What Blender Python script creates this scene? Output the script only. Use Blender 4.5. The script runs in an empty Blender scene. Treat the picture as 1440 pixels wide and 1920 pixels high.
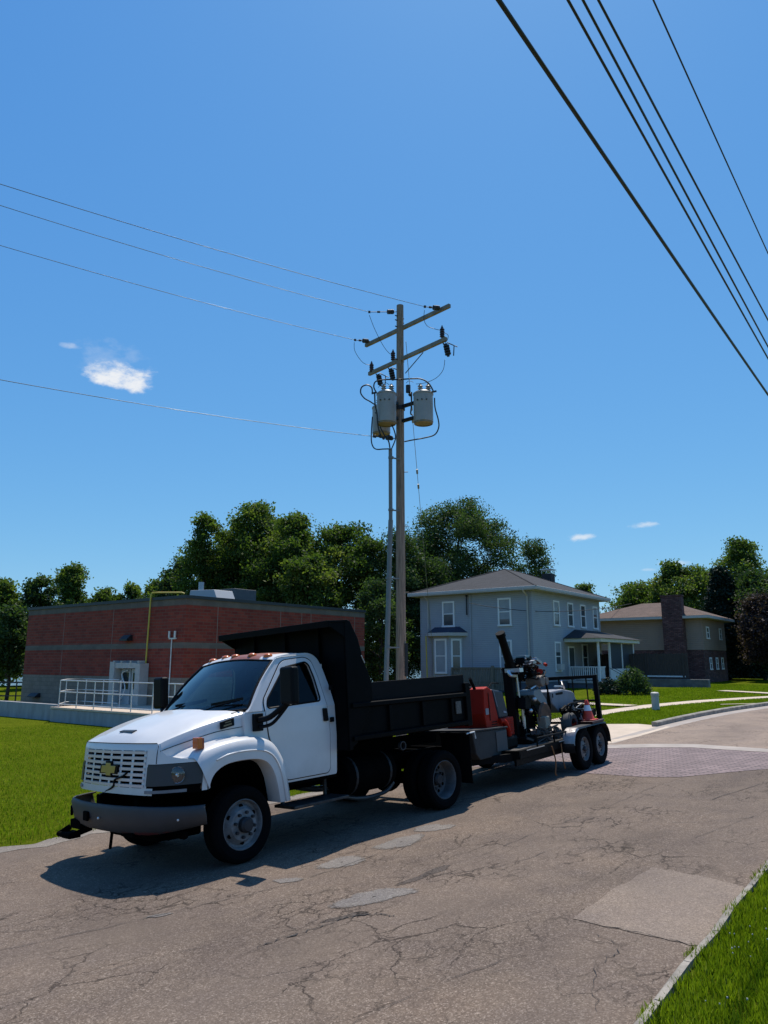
import bpy, bmesh, math, random
import numpy as np
from mathutils import Vector, Matrix
from mathutils.geometry import tessellate_polygon
R=math.radians
sc=bpy.context.scene
COL=sc.collection
random.seed(5); rng=np.random.default_rng(7)
# ---------------------------------------------------------------- camera
CAMH=1.911; FPX=1380.0; PITCH=R(11.4)
cam=bpy.data.cameras.new('camera'); co=bpy.data.objects.new('camera',cam); COL.objects.link(co)
cam.sensor_fit='VERTICAL'; cam.sensor_height=36; cam.sensor_width=27; cam.lens=36*FPX/1920
cam.clip_start=.05; cam.clip_end=5000
co.location=(0,0,CAMH); co.rotation_euler=(R(90)+PITCH,0,0); sc.camera=co
# ---------------------------------------------------------------- light
SUN_EL=R(64); SUN_AZ=R(14)      # azimuth from +Y towards +X
sun=bpy.data.lights.new('sun','SUN'); sun.energy=5.0; sun.angle=R(.53); sun.color=(1,.95,.87)
so=bpy.data.objects.new('sun',sun); COL.objects.link(so)
sd=Vector((math.cos(SUN_EL)*math.sin(SUN_AZ),math.cos(SUN_EL)*math.cos(SUN_AZ),math.sin(SUN_EL)))
so.rotation_euler=sd.to_track_quat('Z','Y').to_euler(); so.location=(0,0,50)
W=bpy.data.worlds.new('World'); sc.world=W; W.use_nodes=True
wn=W.node_tree; wn.nodes.clear()
def wN(t,**k):
    n=wn.nodes.new(t)
    for a,b in k.items(): setattr(n,a,b)
    return n
sky=wN('ShaderNodeTexSky'); sky.sky_type='NISHITA'; sky.sun_disc=False; sky.sun_elevation=SUN_EL; sky.sun_rotation=SUN_AZ
sky.air_density=1.0; sky.dust_density=.35; sky.ozone_density=4.5; sky.altitude=200
hs=wN('ShaderNodeHueSaturation'); hs.inputs['Saturation'].default_value=1.0; hs.inputs['Value'].default_value=1.0
wn.links.new(sky.outputs[0],hs.inputs['Color'])
hsp=wN('ShaderNodeSeparateColor'); wn.links.new(hs.outputs[0],hsp.inputs[0]); hcb=wN('ShaderNodeCombineColor')
for i_,(pw,kk) in enumerate(((.95,.76),(.66,1.88),(.33,4.70))):
    p_=wN('ShaderNodeMath',operation='POWER'); wn.links.new(hsp.outputs[i_],p_.inputs[0]); p_.inputs[1].default_value=pw
    q_=wN('ShaderNodeMath',operation='MULTIPLY'); wn.links.new(p_.outputs[0],q_.inputs[0]); q_.inputs[1].default_value=kk; wn.links.new(q_.outputs[0],hcb.inputs[i_])
bg=wN('ShaderNodeBackground'); bg.inputs['Strength'].default_value=.092
wo=wN('ShaderNodeOutputWorld'); wn.links.new(bg.outputs[0],wo.inputs[0])
tc=wN('ShaderNodeTexCoord')
def dirpx(px,py):
    a=(px-720)/FPX; b=(py-960)/FPX
    F=Vector((0,math.cos(PITCH),math.sin(PITCH))); D=Vector((0,math.sin(PITCH),-math.cos(PITCH)))
    return (F+Vector((1,0,0))*a+D*b).normalized()
last=hcb.outputs[0]
def cloud(px,py,wx,wy,dens,seed,tilt=0):
    """small fair-weather cloud in the sky dome at a compass direction"""
    global last
    d=dirpx(px,py); r=Vector((d.y,-d.x,0)).normalized(); u=r.cross(d).normalized()
    if tilt: q=Matrix.Rotation(R(tilt),3,d); r=q@r; u=q@u
    nz=wN('ShaderNodeTexNoise'); nz.inputs['Scale'].default_value=26; nz.inputs['Detail'].default_value=7; nz.inputs['Roughness'].default_value=.62
    mp=wN('ShaderNodeMapping'); mp.inputs['Location'].default_value=(seed,seed*2,0); mp.inputs['Scale'].default_value=(1,1,1.9)
    wn.links.new(tc.outputs['Generated'],mp.inputs[0]); wn.links.new(mp.outputs[0],nz.inputs['Vector'])
    def dot(v,w,extra):
        n=wN('ShaderNodeVectorMath',operation='DOT_PRODUCT'); wn.links.new(tc.outputs['Generated'],n.inputs[0]); n.inputs[1].default_value=tuple(v/w)
        m=wN('ShaderNodeMath',operation='POWER'); a=wN('ShaderNodeMath',operation='ABSOLUTE'); wn.links.new(n.outputs['Value'],a.inputs[0]); wn.links.new(a.outputs[0],m.inputs[0]); m.inputs[1].default_value=2
        return m.outputs[0]
    s1=wN('ShaderNodeMath',operation='ADD'); wn.links.new(dot(r,wx/FPX,0),s1.inputs[0]); wn.links.new(dot(u,wy/FPX,0),s1.inputs[1])
    # behind the viewer there is none
    f=wN('ShaderNodeVectorMath',operation='DOT_PRODUCT'); wn.links.new(tc.outputs['Generated'],f.inputs[0]); f.inputs[1].default_value=tuple(d)
    g=wN('ShaderNodeMath',operation='GREATER_THAN'); wn.links.new(f.outputs['Value'],g.inputs[0]); g.inputs[1].default_value=0
    e=wN('ShaderNodeMath',operation='MULTIPLY_ADD'); wn.links.new(s1.outputs[0],e.inputs[0]); e.inputs[1].default_value=-.30; wn.links.new(nz.outputs['Fac'],e.inputs[2])
    mr=wN('ShaderNodeMapRange'); mr.interpolation_type='SMOOTHSTEP'; wn.links.new(e.outputs[0],mr.inputs[0])
    mr.inputs[1].default_value=.30; mr.inputs[2].default_value=.58; mr.inputs[3].default_value=0; mr.inputs[4].default_value=dens
    mm=wN('ShaderNodeMath',operation='MULTIPLY'); wn.links.new(mr.outputs[0],mm.inputs[0]); wn.links.new(g.outputs[0],mm.inputs[1])
    mx=wN('ShaderNodeMix',data_type='RGBA'); wn.links.new(mm.outputs[0],mx.inputs[0]); wn.links.new(last,mx.inputs[6]); mx.inputs[7].default_value=(9.5,9.7,10,1)
    last=mx.outputs[2]
cloud(226,704,80,32,.95,1.3,4)
cloud(205,672,85,40,.14,4.3)
cloud(130,648,22,7,.35,2.2)
cloud(1090,1009,40,11,.7,3.1)
cloud(1206,985,34,8,.55,5.7)
cloud(1262,1056,34,6,.4,8.1)
cloud(1216,1068,18,4,.3,9.4)
wn.links.new(last,bg.inputs['Color'])
sc.view_settings.view_transform='Standard'; sc.view_settings.look='None'; sc.view_settings.gamma=1; sc.view_settings.use_curve_mapping=False
sc.view_settings.exposure=0.0
try:
    sc.cycles.max_bounces=8; sc.cycles.transparent_max_bounces=16; sc.cycles.sample_clamp_indirect=4
except Exception: pass
# ---------------------------------------------------------------- ground height and street frame
def sp(x,k=1.2): return k*math.log1p(math.exp(-abs(x)/k))+max(x,0)
def cl(x,a,b): return x+sp(a-x)-sp(x-b)
def G(x,y): return .0606*cl(x,-5,10)-.0218*cl(y,-8,18)
SU=(.602,.799); SWv=(-.799,.602)
def xy(s,t): return (s*SU[0]+t*SWv[0], s*SU[1]+t*SWv[1])
def g3(x,y,dz=0): return (x,y,G(x,y)+dz)
def sg(s,t,dz=0): return g3(*xy(s,t),dz)
def at(px,py,Y):
    d=dirpx(px,py); d=d/d.y
    return Vector((0,0,CAMH))+d*Y
# ---------------------------------------------------------------- materials
def rgba(c): return (c[0],c[1],c[2],1)
def mat(name,col,rough=.6,metal=0,var=.0,vscale=6,bump=0,bscale=40,coat=0,spec=None,col2=None,detail=5,stretch=None):
    m=bpy.data.materials.new(name); m.use_nodes=True; nt=m.node_tree; b=nt.nodes['Principled BSDF']
    b.inputs['Base Color'].default_value=rgba(col); b.inputs['Roughness'].default_value=rough; b.inputs['Metallic'].default_value=metal
    if coat: b.inputs['Coat Weight'].default_value=coat; b.inputs['Coat Roughness'].default_value=.06
    if spec is not None: b.inputs['Specular IOR Level'].default_value=spec
    tcn=nt.nodes.new('ShaderNodeTexCoord'); src=tcn.outputs['Object']
    if stretch:
        mp=nt.nodes.new('ShaderNodeMapping'); mp.inputs['Scale'].default_value=stretch; nt.links.new(src,mp.inputs[0]); src=mp.outputs[0]
    if var or col2:
        nz=nt.nodes.new('ShaderNodeTexNoise'); nz.inputs['Scale'].default_value=vscale; nz.inputs['Detail'].default_value=detail; nz.inputs['Roughness'].default_value=.65
        nt.links.new(src,nz.inputs['Vector'])
        cr=nt.nodes.new('ShaderNodeValToRGB'); nt.links.new(nz.outputs['Fac'],cr.inputs[0])
        c2=col2 if col2 else tuple(min(1,c*(1+var)) for c in col); c1=col if col2 else tuple(c*(1-var) for c in col)
        cr.color_ramp.elements[0].color=rgba(c1); cr.color_ramp.elements[1].color=rgba(c2)
        cr.color_ramp.elements[0].position=.35; cr.color_ramp.elements[1].position=.68
        nt.links.new(cr.outputs[0],b.inputs['Base Color'])
        mr=nt.nodes.new('ShaderNodeMapRange'); nt.links.new(nz.outputs['Fac'],mr.inputs[0]); mr.inputs[3].default_value=max(.02,rough-.08); mr.inputs[4].default_value=min(1,rough+.1)
        nt.links.new(mr.outputs[0],b.inputs['Roughness'])
    if bump:
        n2=nt.nodes.new('ShaderNodeTexNoise'); n2.inputs['Scale'].default_value=bscale; n2.inputs['Detail'].default_value=4; nt.links.new(src,n2.inputs['Vector'])
        bp=nt.nodes.new('ShaderNodeBump'); bp.inputs['Strength'].default_value=bump; bp.inputs['Distance'].default_value=.02
        nt.links.new(n2.outputs['Fac'],bp.inputs['Height']); nt.links.new(bp.outputs[0],b.inputs['Normal'])
    return m
def nd(m,t,**k):
    n=m.node_tree.nodes.new(t)
    for a,b in k.items(): setattr(n,a,b)
    return n
def lk(m,a,b): m.node_tree.links.new(a,b)
def mixc(m,fac,a,b,blend='MIX'):
    x=nd(m,'ShaderNodeMix',data_type='RGBA',blend_type=blend)
    for i,v in ((0,fac),(6,a),(7,b)):
        if hasattr(v,'is_linked'): lk(m,v,x.inputs[i])
        elif isinstance(v,tuple): x.inputs[i].default_value=rgba(v)
        else: x.inputs[i].default_value=v
    return x.outputs[2]
def ramp(m,src,stops):
    r=nd(m,'ShaderNodeValToRGB'); lk(m,src,r.inputs[0]); e=r.color_ramp.elements
    while len(e)<len(stops): e.new(.5)
    for i,(p,c) in enumerate(stops):
        e[i].position=p; e[i].color=rgba(c) if isinstance(c,tuple) else (c,c,c,1)
    return r.outputs[0]
def noise(m,vec,scale,detail=5,rough=.6,dist=0):
    n=nd(m,'ShaderNodeTexNoise'); n.inputs['Scale'].default_value=scale; n.inputs['Detail'].default_value=detail; n.inputs['Roughness'].default_value=rough; n.inputs['Distortion'].default_value=dist
    lk(m,vec,n.inputs['Vector']); return n
def math2(m,op,a,b=None,c=None):
    n=nd(m,'ShaderNodeMath',operation=op)
    for i,v in enumerate((a,b,c)):
        if v is None: continue
        if hasattr(v,'is_linked'): lk(m,v,n.inputs[i])
        else: n.inputs[i].default_value=v
    return n.outputs[0]

def asphalt(name,base,light,crack=.8,street=True,grey=1):
    m=bpy.data.materials.new(name); m.use_nodes=True; b=m.node_tree.nodes['Principled BSDF']
    t=nd(m,'ShaderNodeTexCoord').outputs['Object']
    mp=nd(m,'ShaderNodeMapping'); mp.inputs['Rotation'].default_value=(0,0,R(-53)); lk(m,t,mp.inputs[0]); v=mp.outputs[0]
    # aggregate
    vo=nd(m,'ShaderNodeTexVoronoi'); vo.inputs['Scale'].default_value=120; lk(m,v,vo.inputs['Vector'])
    vb=nd(m,'ShaderNodeTexVoronoi'); vb.inputs['Scale'].default_value=52; lk(m,v,vb.inputs['Vector'])
    ag=nd(m,'ShaderNodeSeparateColor'); lk(m,vo.outputs['Color'],ag.inputs[0])
    ab=nd(m,'ShaderNodeSeparateColor'); lk(m,vb.outputs['Color'],ab.inputs[0])
    n1=noise(m,v,55,3,.7); n2=noise(m,v,.55,6,.62); n3=noise(m,v,2.6,6,.7)
    c=ramp(m,ag.outputs[0],[(0,tuple(x*.30 for x in base)),(.45,base),(.78,tuple(x*1.3 for x in base)),(.92,light),(1,tuple(min(1,x*1.5) for x in light))])
    c=mixc(m,.30,c,ramp(m,ab.outputs[1],[(0,tuple(x*.6 for x in base)),(.8,base),(1,tuple(x*1.25 for x in light))]))
    c=mixc(m,.5,c,ramp(m,n1.outputs['Fac'],[(.3,tuple(x*.6 for x in base)),(.7,tuple(x*1.5 for x in base))]))
    c=mixc(m,1.0,c,ramp(m,n2.outputs['Fac'],[(.3,(.78,.78,.80)),(.5,(1,1,1)),(.7,(1.15,1.12,1.08))]),'MULTIPLY')
    c=mixc(m,1.0,c,ramp(m,n3.outputs['Fac'],[(.3,(.86,.85,.87)),(.6,(1.05,1.03,1.0))]),'MULTIPLY')
    mg=noise(m,v,.8,2,.5); blotch=ramp(m,mg.outputs['Fac'],[(.55,0.0),(.72,1.0)])
    c=mixc(m,math2(m,'MULTIPLY',blotch,.40),c,tuple(x*.72 for x in base))
    # tyre-path wear running along the street
    sx=nd(m,'ShaderNodeSeparateXYZ'); lk(m,v,sx.inputs[0]); wv=math2(m,'SINE',math2(m,'ADD',math2(m,'MULTIPLY',sx.outputs[1],3.4),math2(m,'MULTIPLY',n2.outputs['Fac'],2.5)))
    c=mixc(m,math2(m,'MULTIPLY_ADD',wv,.10,.10),c,tuple(x*1.45 for x in base))
    dr=noise(m,v,5,3,.5); c=mixc(m,ramp(m,dr.outputs['Fac'],[(.70,0.0),(.78,.55)]),c,tuple(x*.45 for x in base))
    hgt=n1.outputs['Fac']
    if crack:
        # alligator cracking along the wheel paths
        dn=noise(m,v,3.2,5,.7); dv=nd(m,'ShaderNodeVectorMath',operation='MULTIPLY_ADD'); lk(m,dn.outputs['Color'],dv.inputs[0]); dv.inputs[1].default_value=(.35,.35,0); lk(m,v,dv.inputs[2])
        sc_=nd(m,'ShaderNodeMapping'); sc_.inputs['Scale'].default_value=(.75,1.5,1); lk(m,dv.outputs[0],sc_.inputs[0])
        outs=[]
        for s,w,th,mk in ((4.5,.022,.53,.7),(1.5,.0075,.50,.45)):
            vv=nd(m,'ShaderNodeTexVoronoi',feature='DISTANCE_TO_EDGE'); vv.inputs['Scale'].default_value=s; lk(m,sc_.outputs[0],vv.inputs['Vector'])
            line=ramp(m,vv.outputs['Distance'],[(0,1.0),(w,.75),(w*2,0.0)])
            mask=noise(m,v,mk,4,.6); mk2=ramp(m,mask.outputs['Fac'],[(th-.02,0.0),(th+.10,1.0)])
            outs.append(math2(m,'MULTIPLY',line,mk2))
        cr=math2(m,'MULTIPLY',math2(m,'MAXIMUM',outs[0],outs[1]),crack)
        c=mixc(m,cr,c,tuple(x*.22 for x in base))
        hgt=math2(m,'SUBTRACT',hgt,math2(m,'MULTIPLY',cr,1.2))
    lk(m,c,b.inputs['Base Color']); b.inputs['Roughness'].default_value=.92; b.inputs['Specular IOR Level'].default_value=.12
    bp=nd(m,'ShaderNodeBump'); bp.inputs['Strength'].default_value=.55; bp.inputs['Distance'].default_value=.012; lk(m,hgt,bp.inputs['Height']); lk(m,bp.outputs[0],b.inputs['Normal'])
    return m
def brickmat(name,c1,c2,mortar,w=.2,h=.075,msize=.008,axis='X',bump=.4,var=.5,rough=.85,offset=.5):
    """bricks laid on vertical faces in the object's own frame: X faces and Y faces both read"""
    m=bpy.data.materials.new(name); m.use_nodes=True; b=m.node_tree.nodes['Principled BSDF']
    t=nd(m,'ShaderNodeTexCoord').outputs['Object']; s=nd(m,'ShaderNodeSeparateXYZ'); lk(m,t,s.inputs[0])
    cb=nd(m,'ShaderNodeCombineXYZ')
    lk(m,math2(m,'ADD',s.outputs[0],s.outputs[1]),cb.inputs[0]); lk(m,s.outputs[2],cb.inputs[1])
    if axis=='Z': lk(m,s.outputs[0],cb.inputs[0]); lk(m,s.outputs[1],cb.inputs[1])
    br=nd(m,'ShaderNodeTexBrick'); br.offset=offset; lk(m,cb.outputs[0],br.inputs['Vector'])
    br.inputs['Scale'].default_value=1; br.inputs['Brick Width'].default_value=w; br.inputs['Row Height'].default_value=h; br.inputs['Mortar Size'].default_value=msize
    br.inputs['Mortar Smooth'].default_value=.2; br.inputs['Bias'].default_value=0
    br.inputs['Color1'].default_value=rgba(c1); br.inputs['Color2'].default_value=rgba(c2); br.inputs['Mortar'].default_value=rgba(mortar)
    n=noise(m,t,1.3,5,.6); c=mixc(m,1.0,br.outputs['Color'],ramp(m,n.outputs['Fac'],[(.3,(1-var*.3,)*3),(.7,(1+var*.25,)*3)]),'MULTIPLY')
    n2=noise(m,t,30,3,.6); c=mixc(m,1.0,c,ramp(m,n2.outputs['Fac'],[(.3,(.85,.85,.85)),(.7,(1.12,1.12,1.12))]),'MULTIPLY')
    lk(m,c,b.inputs['Base Color']); b.inputs['Roughness'].default_value=rough
    bp=nd(m,'ShaderNodeBump',invert=True); bp.inputs['Strength'].default_value=bump; bp.inputs['Distance'].default_value=.01; lk(m,br.outputs['Fac'],bp.inputs['Height']); lk(m,bp.outputs[0],b.inputs['Normal'])
    return m
def roundp(P,r,skip=()):
    out=[];n=len(P)
    for i,p in enumerate(P):
        if i in skip: out.append(p); continue
        a=Vector(P[i-1]);b=Vector(p);c=Vector(P[(i+1)%n]); la=(a-b).length;lc=(c-b).length; q=min(r,la*.45,lc*.45)
        s=b+(a-b)/la*q;e=b+(c-b)/lc*q
        for k in range(5):
            t=k/4; v=s*(1-t)**2+b*2*t*(1-t)+e*t*t; out.append((v.x,v.y))
    return out
def feather(m,edge='edge'):
    """worn ragged rim: the sheet thins out where its edge attribute plus noise falls low"""
    nt=m.node_tree; o=[n for n in nt.nodes if n.type=='OUTPUT_MATERIAL'][0]; b=nt.nodes['Principled BSDF']
    at_=nd(m,'ShaderNodeAttribute',attribute_name=edge); t=nd(m,'ShaderNodeTexCoord').outputs['Object']; n=noise(m,t,14,6,.75)
    f=ramp(m,math2(m,'ADD',at_.outputs['Fac'],math2(m,'MULTIPLY',n.outputs['Fac'],.9)),[(.55,0.0),(.78,1.0)])
    tr=nd(m,'ShaderNodeBsdfTransparent'); mx=nd(m,'ShaderNodeMixShader'); lk(m,f,mx.inputs[0]); lk(m,tr.outputs[0],mx.inputs[1]); lk(m,b.outputs[0],mx.inputs[2]); lk(m,mx.outputs[0],o.inputs[0])
    return m
def siding(name,col,pitch=.115):
    m=bpy.data.materials.new(name); m.use_nodes=True; b=m.node_tree.nodes['Principled BSDF']
    t=nd(m,'ShaderNodeTexCoord').outputs['Object']; s=nd(m,'ShaderNodeSeparateXYZ'); lk(m,t,s.inputs[0])
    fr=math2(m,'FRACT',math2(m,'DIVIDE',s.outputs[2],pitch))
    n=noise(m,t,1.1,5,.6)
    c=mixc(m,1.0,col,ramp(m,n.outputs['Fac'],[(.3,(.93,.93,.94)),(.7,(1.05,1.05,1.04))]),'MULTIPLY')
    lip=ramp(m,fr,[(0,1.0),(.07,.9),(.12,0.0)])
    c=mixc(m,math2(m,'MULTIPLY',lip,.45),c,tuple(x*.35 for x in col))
    lk(m,c,b.inputs['Base Color']); b.inputs['Roughness'].default_value=.6
    bp=nd(m,'ShaderNodeBump',invert=True); bp.inputs['Strength'].default_value=.8; bp.inputs['Distance'].default_value=.02; lk(m,fr,bp.inputs['Height']); lk(m,bp.outputs[0],b.inputs['Normal'])
    return m
def shingle(name,c1,c2):
    m=brickmat(name,c1,c2,tuple(x*.4 for x in c1),w=.33,h=.14,msize=.006,axis='Z',bump=.3,rough=.95)
    return m
def glass(name,tint=(.6,.75,.75),rough=.02,alpha=.5):
    m=bpy.data.materials.new(name); m.use_nodes=True; nt=m.node_tree; nt.nodes.clear()
    o=nd(m,'ShaderNodeOutputMaterial'); tr=nd(m,'ShaderNodeBsdfTransparent'); tr.inputs[0].default_value=rgba(tint)
    gl=nd(m,'ShaderNodeBsdfGlossy'); gl.inputs['Roughness'].default_value=rough; gl.inputs[0].default_value=(1,1,1,1)
    lw=nd(m,'ShaderNodeFresnel'); lw.inputs[0].default_value=1.55
    mx=nd(m,'ShaderNodeMixShader'); lk(m,math2(m,'MULTIPLY',lw.outputs[0],1.0+alpha),mx.inputs[0]); lk(m,tr.outputs[0],mx.inputs[1]); lk(m,gl.outputs[0],mx.inputs[2]); lk(m,mx.outputs[0],o.inputs[0])
    return m
def leafmat(name,cols,trans=.35,gloss=.6):
    m=bpy.data.materials.new(name); m.use_nodes=True; nt=m.node_tree; nt.nodes.clear()
    o=nd(m,'ShaderNodeOutputMaterial'); at_=nd(m,'ShaderNodeAttribute',attribute_name='tint'); 
    c=ramp(m,at_.outputs['Fac'],[(i/(len(cols)-1),cc) for i,cc in enumerate(cols)])
    pb=nd(m,'ShaderNodeBsdfPrincipled'); lk(m,c,pb.inputs['Base Color']); pb.inputs['Roughness'].default_value=gloss; pb.inputs['Specular IOR Level'].default_value=.15
    tl=nd(m,'ShaderNodeBsdfTranslucent'); lk(m,mixc(m,1.0,c,(1.05,1.3,.45),'MULTIPLY'),tl.inputs[0])
    mx=nd(m,'ShaderNodeMixShader'); mx.inputs[0].default_value=trans; lk(m,pb.outputs[0],mx.inputs[1]); lk(m,tl.outputs[0],mx.inputs[2]); lk(m,mx.outputs[0],o.inputs[0])
    return m
# ---------------------------------------------------------------- mesh builder
class MB:
    def __init__(s): s.v=[]; s.f=[]
    def add(s,V,F):
        o=len(s.v); s.v+=[tuple(x) for x in V]; s.f+=[tuple(i+o for i in f) for f in F]; return s
    def box(s,c,d,rot=None):
        V=[Vector((x*d[0]/2,y*d[1]/2,z*d[2]/2)) for x in(-1,1) for y in(-1,1) for z in(-1,1)]
        if rot is not None: V=[rot@v for v in V]
        c=Vector(c); return s.add([v+c for v in V],[(0,1,3,2),(4,6,7,5),(0,4,5,1),(2,3,7,6),(0,2,6,4),(1,5,7,3)])
    def bb(s,a,b): return s.box([(a[i]+b[i])/2 for i in range(3)],[abs(b[i]-a[i]) for i in range(3)])
    def cyl(s,p0,p1,r0,r1=None,n=12,cap=True):
        r1=r0 if r1 is None else r1; p0=Vector(p0);p1=Vector(p1);d=(p1-p0).normalized()
        a=d.orthogonal().normalized();b=d.cross(a)
        V=[p0+(a*math.cos(2*math.pi*i/n)+b*math.sin(2*math.pi*i/n))*r0 for i in range(n)]+[p1+(a*math.cos(2*math.pi*i/n)+b*math.sin(2*math.pi*i/n))*r1 for i in range(n)]
        F=[(i,(i+1)%n,n+(i+1)%n,n+i) for i in range(n)]
        if cap: F+=[tuple(range(n-1,-1,-1)),tuple(range(n,2*n))]
        return s.add(V,F)
    def tube(s,pts,r,n=6,r2=None):
        P=[Vector(p) for p in pts]; m=len(P); V=[]; a=None
        for i,p in enumerate(P):
            d=(P[min(i+1,m-1)]-P[max(i-1,0)]).normalized()
            if a is None: a=d.orthogonal().normalized()
            else: a=(a-d*a.dot(d)).normalized()
            b=d.cross(a); rr=r if r2 is None else r+(r2-r)*i/(m-1)
            V+=[p+(a*math.cos(2*math.pi*k/n)+b*math.sin(2*math.pi*k/n))*rr for k in range(n)]
        F=[(i*n+k,i*n+(k+1)%n,(i+1)*n+(k+1)%n,(i+1)*n+k) for i in range(m-1) for k in range(n)]
        F+=[tuple(range(n-1,-1,-1)),tuple(range((m-1)*n,m*n))]
        return s.add(V,F)
    def bar(s,p0,p1,w,h,up=(0,0,1)):
        p0=Vector(p0);p1=Vector(p1);d=(p1-p0);L=d.length;d.normalize();u=Vector(up);x=d.cross(u)
        if x.length<1e-4: x=d.orthogonal()
        x.normalize();u=x.cross(d)
        V=[p+x*(a*w/2)+u*(b*h/2) for p in(p0,p1) for a,b in((-1,-1),(1,-1),(1,1),(-1,1))]
        return s.add(V,[(3,2,1,0),(4,5,6,7),(0,1,5,4),(1,2,6,5),(2,3,7,6),(3,0,4,7)])
    def prism(s,poly,a,b,ax='y'):
        """polygon in the two other axes, extruded along ax from a to b"""
        f={'y':lambda p,t:(p[0],t,p[1]),'x':lambda p,t:(t,p[0],p[1]),'z':lambda p,t:(p[0],p[1],t)}[ax]
        n=len(poly); return s.add([f(p,a) for p in poly]+[f(p,b) for p in poly],[tuple(range(n)),tuple(range(2*n-1,n-1,-1))]+[(i,n+i,n+(i+1)%n,(i+1)%n) for i in range(n)])
    def grid(s,rows,flip=False):
        n=len(rows[0]);F=[]
        for i in range(len(rows)-1):
            for j in range(n-1):
                q=(i*n+j,i*n+j+1,(i+1)*n+j+1,(i+1)*n+j); F.append(q[::-1] if flip else q)
        return s.add([p for r in rows for p in r],F)
    def lathe(s,prof,c,axis,n=32):
        """prof: (radius, offset along axis)"""
        c=Vector(c);d=Vector(axis).normalized();a=d.orthogonal().normalized();b=d.cross(a)
        rows=[[c+d*o+(a*math.cos(2*math.pi*i/n)+b*math.sin(2*math.pi*i/n))*r for i in range(n)] for r,o in prof]
        m=len(prof);V=[p for r in rows for p in r]
        return s.add(V,[(i*n+k,i*n+(k+1)%n,(i+1)*n+(k+1)%n,(i+1)*n+k) for i in range(m-1) for k in range(n)])
    def holed(s,outer,holes,fn,thick=None):
        """flat panel with holes; fn maps (a,b)->3D; thick = vector fn offset"""
        loops=[[Vector((p[0],p[1],0)) for p in l] for l in [outer]+holes]
        T=tessellate_polygon(loops); P=[p for l in loops for p in l]
        V=[Vector(fn(p.x,p.y)) for p in P]; N=len(P)
        s0=len(s.v)
        F=[tuple(t) for t in T]
        if thick is None: return s.add(V,F)
        th=Vector(thick); F2=[tuple(N+i for i in t[::-1]) for t in T]; E=[];o=0
        for l in loops:
            n=len(l)
            E+=[(o+i,o+(i+1)%n,N+o+(i+1)%n,N+o+i) for i in range(n)]; o+=n
        return s.add(V+[v+th for v in V],F+F2+E)
    def sphere(s,c,r,n=12,m=8,sz=1):
        c=Vector(c);V=[];F=[]
        for i in range(m+1):
            ph=math.pi*i/m
            for k in range(n): V.append(c+Vector((math.sin(ph)*math.cos(2*math.pi*k/n)*r,math.sin(ph)*math.sin(2*math.pi*k/n)*r,math.cos(ph)*r*sz)))
        F=[(i*n+k,(i+1)*n+k,(i+1)*n+(k+1)%n,i*n+(k+1)%n) for i in range(m) for k in range(n)]
        return s.add(V,F)
    def build(s,name,mt,parent=None,smooth=None,bevel=0,seg=2,label=None,fix=True,mirror=None):
        me=bpy.data.meshes.new(name); me.from_pydata([tuple(v) for v in s.v],[],s.f); 
        if fix:
            bm=bmesh.new(); bm.from_mesh(me); bmesh.ops.remove_doubles(bm,verts=bm.verts,dist=1e-5); bmesh.ops.recalc_face_normals(bm,faces=bm.faces); bm.to_mesh(me); bm.free()
        me.materials.append(mt)
        if smooth is not None:
            me.polygons.foreach_set('use_smooth',[True]*len(me.polygons)); me.set_sharp_from_angle(angle=R(smooth))
        o=bpy.data.objects.new(name,me); COL.objects.link(o)
        if parent: o.parent=parent
        if bevel:
            b=o.modifiers.new('bevel','BEVEL'); b.width=bevel; b.segments=seg; b.limit_method='ANGLE'; b.angle_limit=R(35)
        if label: o['label']=label
        return o
def _islands(mb):
    n=len(mb.v); par=list(range(n))
    def fd(i):
        while par[i]!=i: par[i]=par[par[i]]; i=par[i]
        return i
    for f in mb.f:
        for k in f[1:]:
            a,b=fd(f[0]),fd(k)
            if a!=b: par[b]=a
    g={}
    for f in mb.f: g.setdefault(fd(f[0]),[]).append(f)
    out=[]
    for fs in g.values():
        idx={}; m=MB()
        for f in fs:
            for k in f:
                if k not in idx: idx[k]=len(m.v); m.v.append(mb.v[k])
            m.f.append(tuple(idx[k] for k in f))
        out.append(m)
    return out
def each(mb,name,mt,parent,**k):
    """every loose piece of the builder becomes a part of its own"""
    return [m.build(name,mt,parent,**k) for m in _islands(mb)]
def tag(o,label=None,cat=None,group=None,kind=None):
    if label: o['label']=label
    if cat: o['category']=cat
    if group: o['group']=group
    if kind: o['kind']=kind
    return o
def empty(name,loc,rotz=0,label=None,cat=None,group=None,mtx=None,parent=None):
    o=bpy.data.objects.new(name,None); COL.objects.link(o); o.empty_display_size=.2
    if mtx is not None: o.matrix_world=mtx
    else: o.location=loc; o.rotation_euler=(0,0,rotz)
    if parent: o.parent=parent
    return tag(o,label,cat,group)
def copy_tree(o,parent=None):
    c=o.copy(); COL.objects.link(c)
    if parent is not None: c.parent=parent
    for ch in list(o.children): copy_tree(ch,c)
    return c
def catenary(a,b,sag,n=24):
    a=Vector(a);b=Vector(b); return [a.lerp(b,i/n)-Vector((0,0,sag*4*(i/n)*(1-i/n))) for i in range(n+1)]
def smoothpts(P,n=6):
    P=[Vector(p) for p in P]; out=[]
    for i in range(len(P)-1):
        p0=P[max(i-1,0)];p1=P[i];p2=P[i+1];p3=P[min(i+2,len(P)-1)]
        for k in range(n):
            t=k/n; out.append(.5*((2*p1)+(p2-p0)*t+(2*p0-5*p1+4*p2-p3)*t*t+(3*p1-p0-3*p2+p3)*t**3))
    out.append(P[-1]); return out
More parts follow.
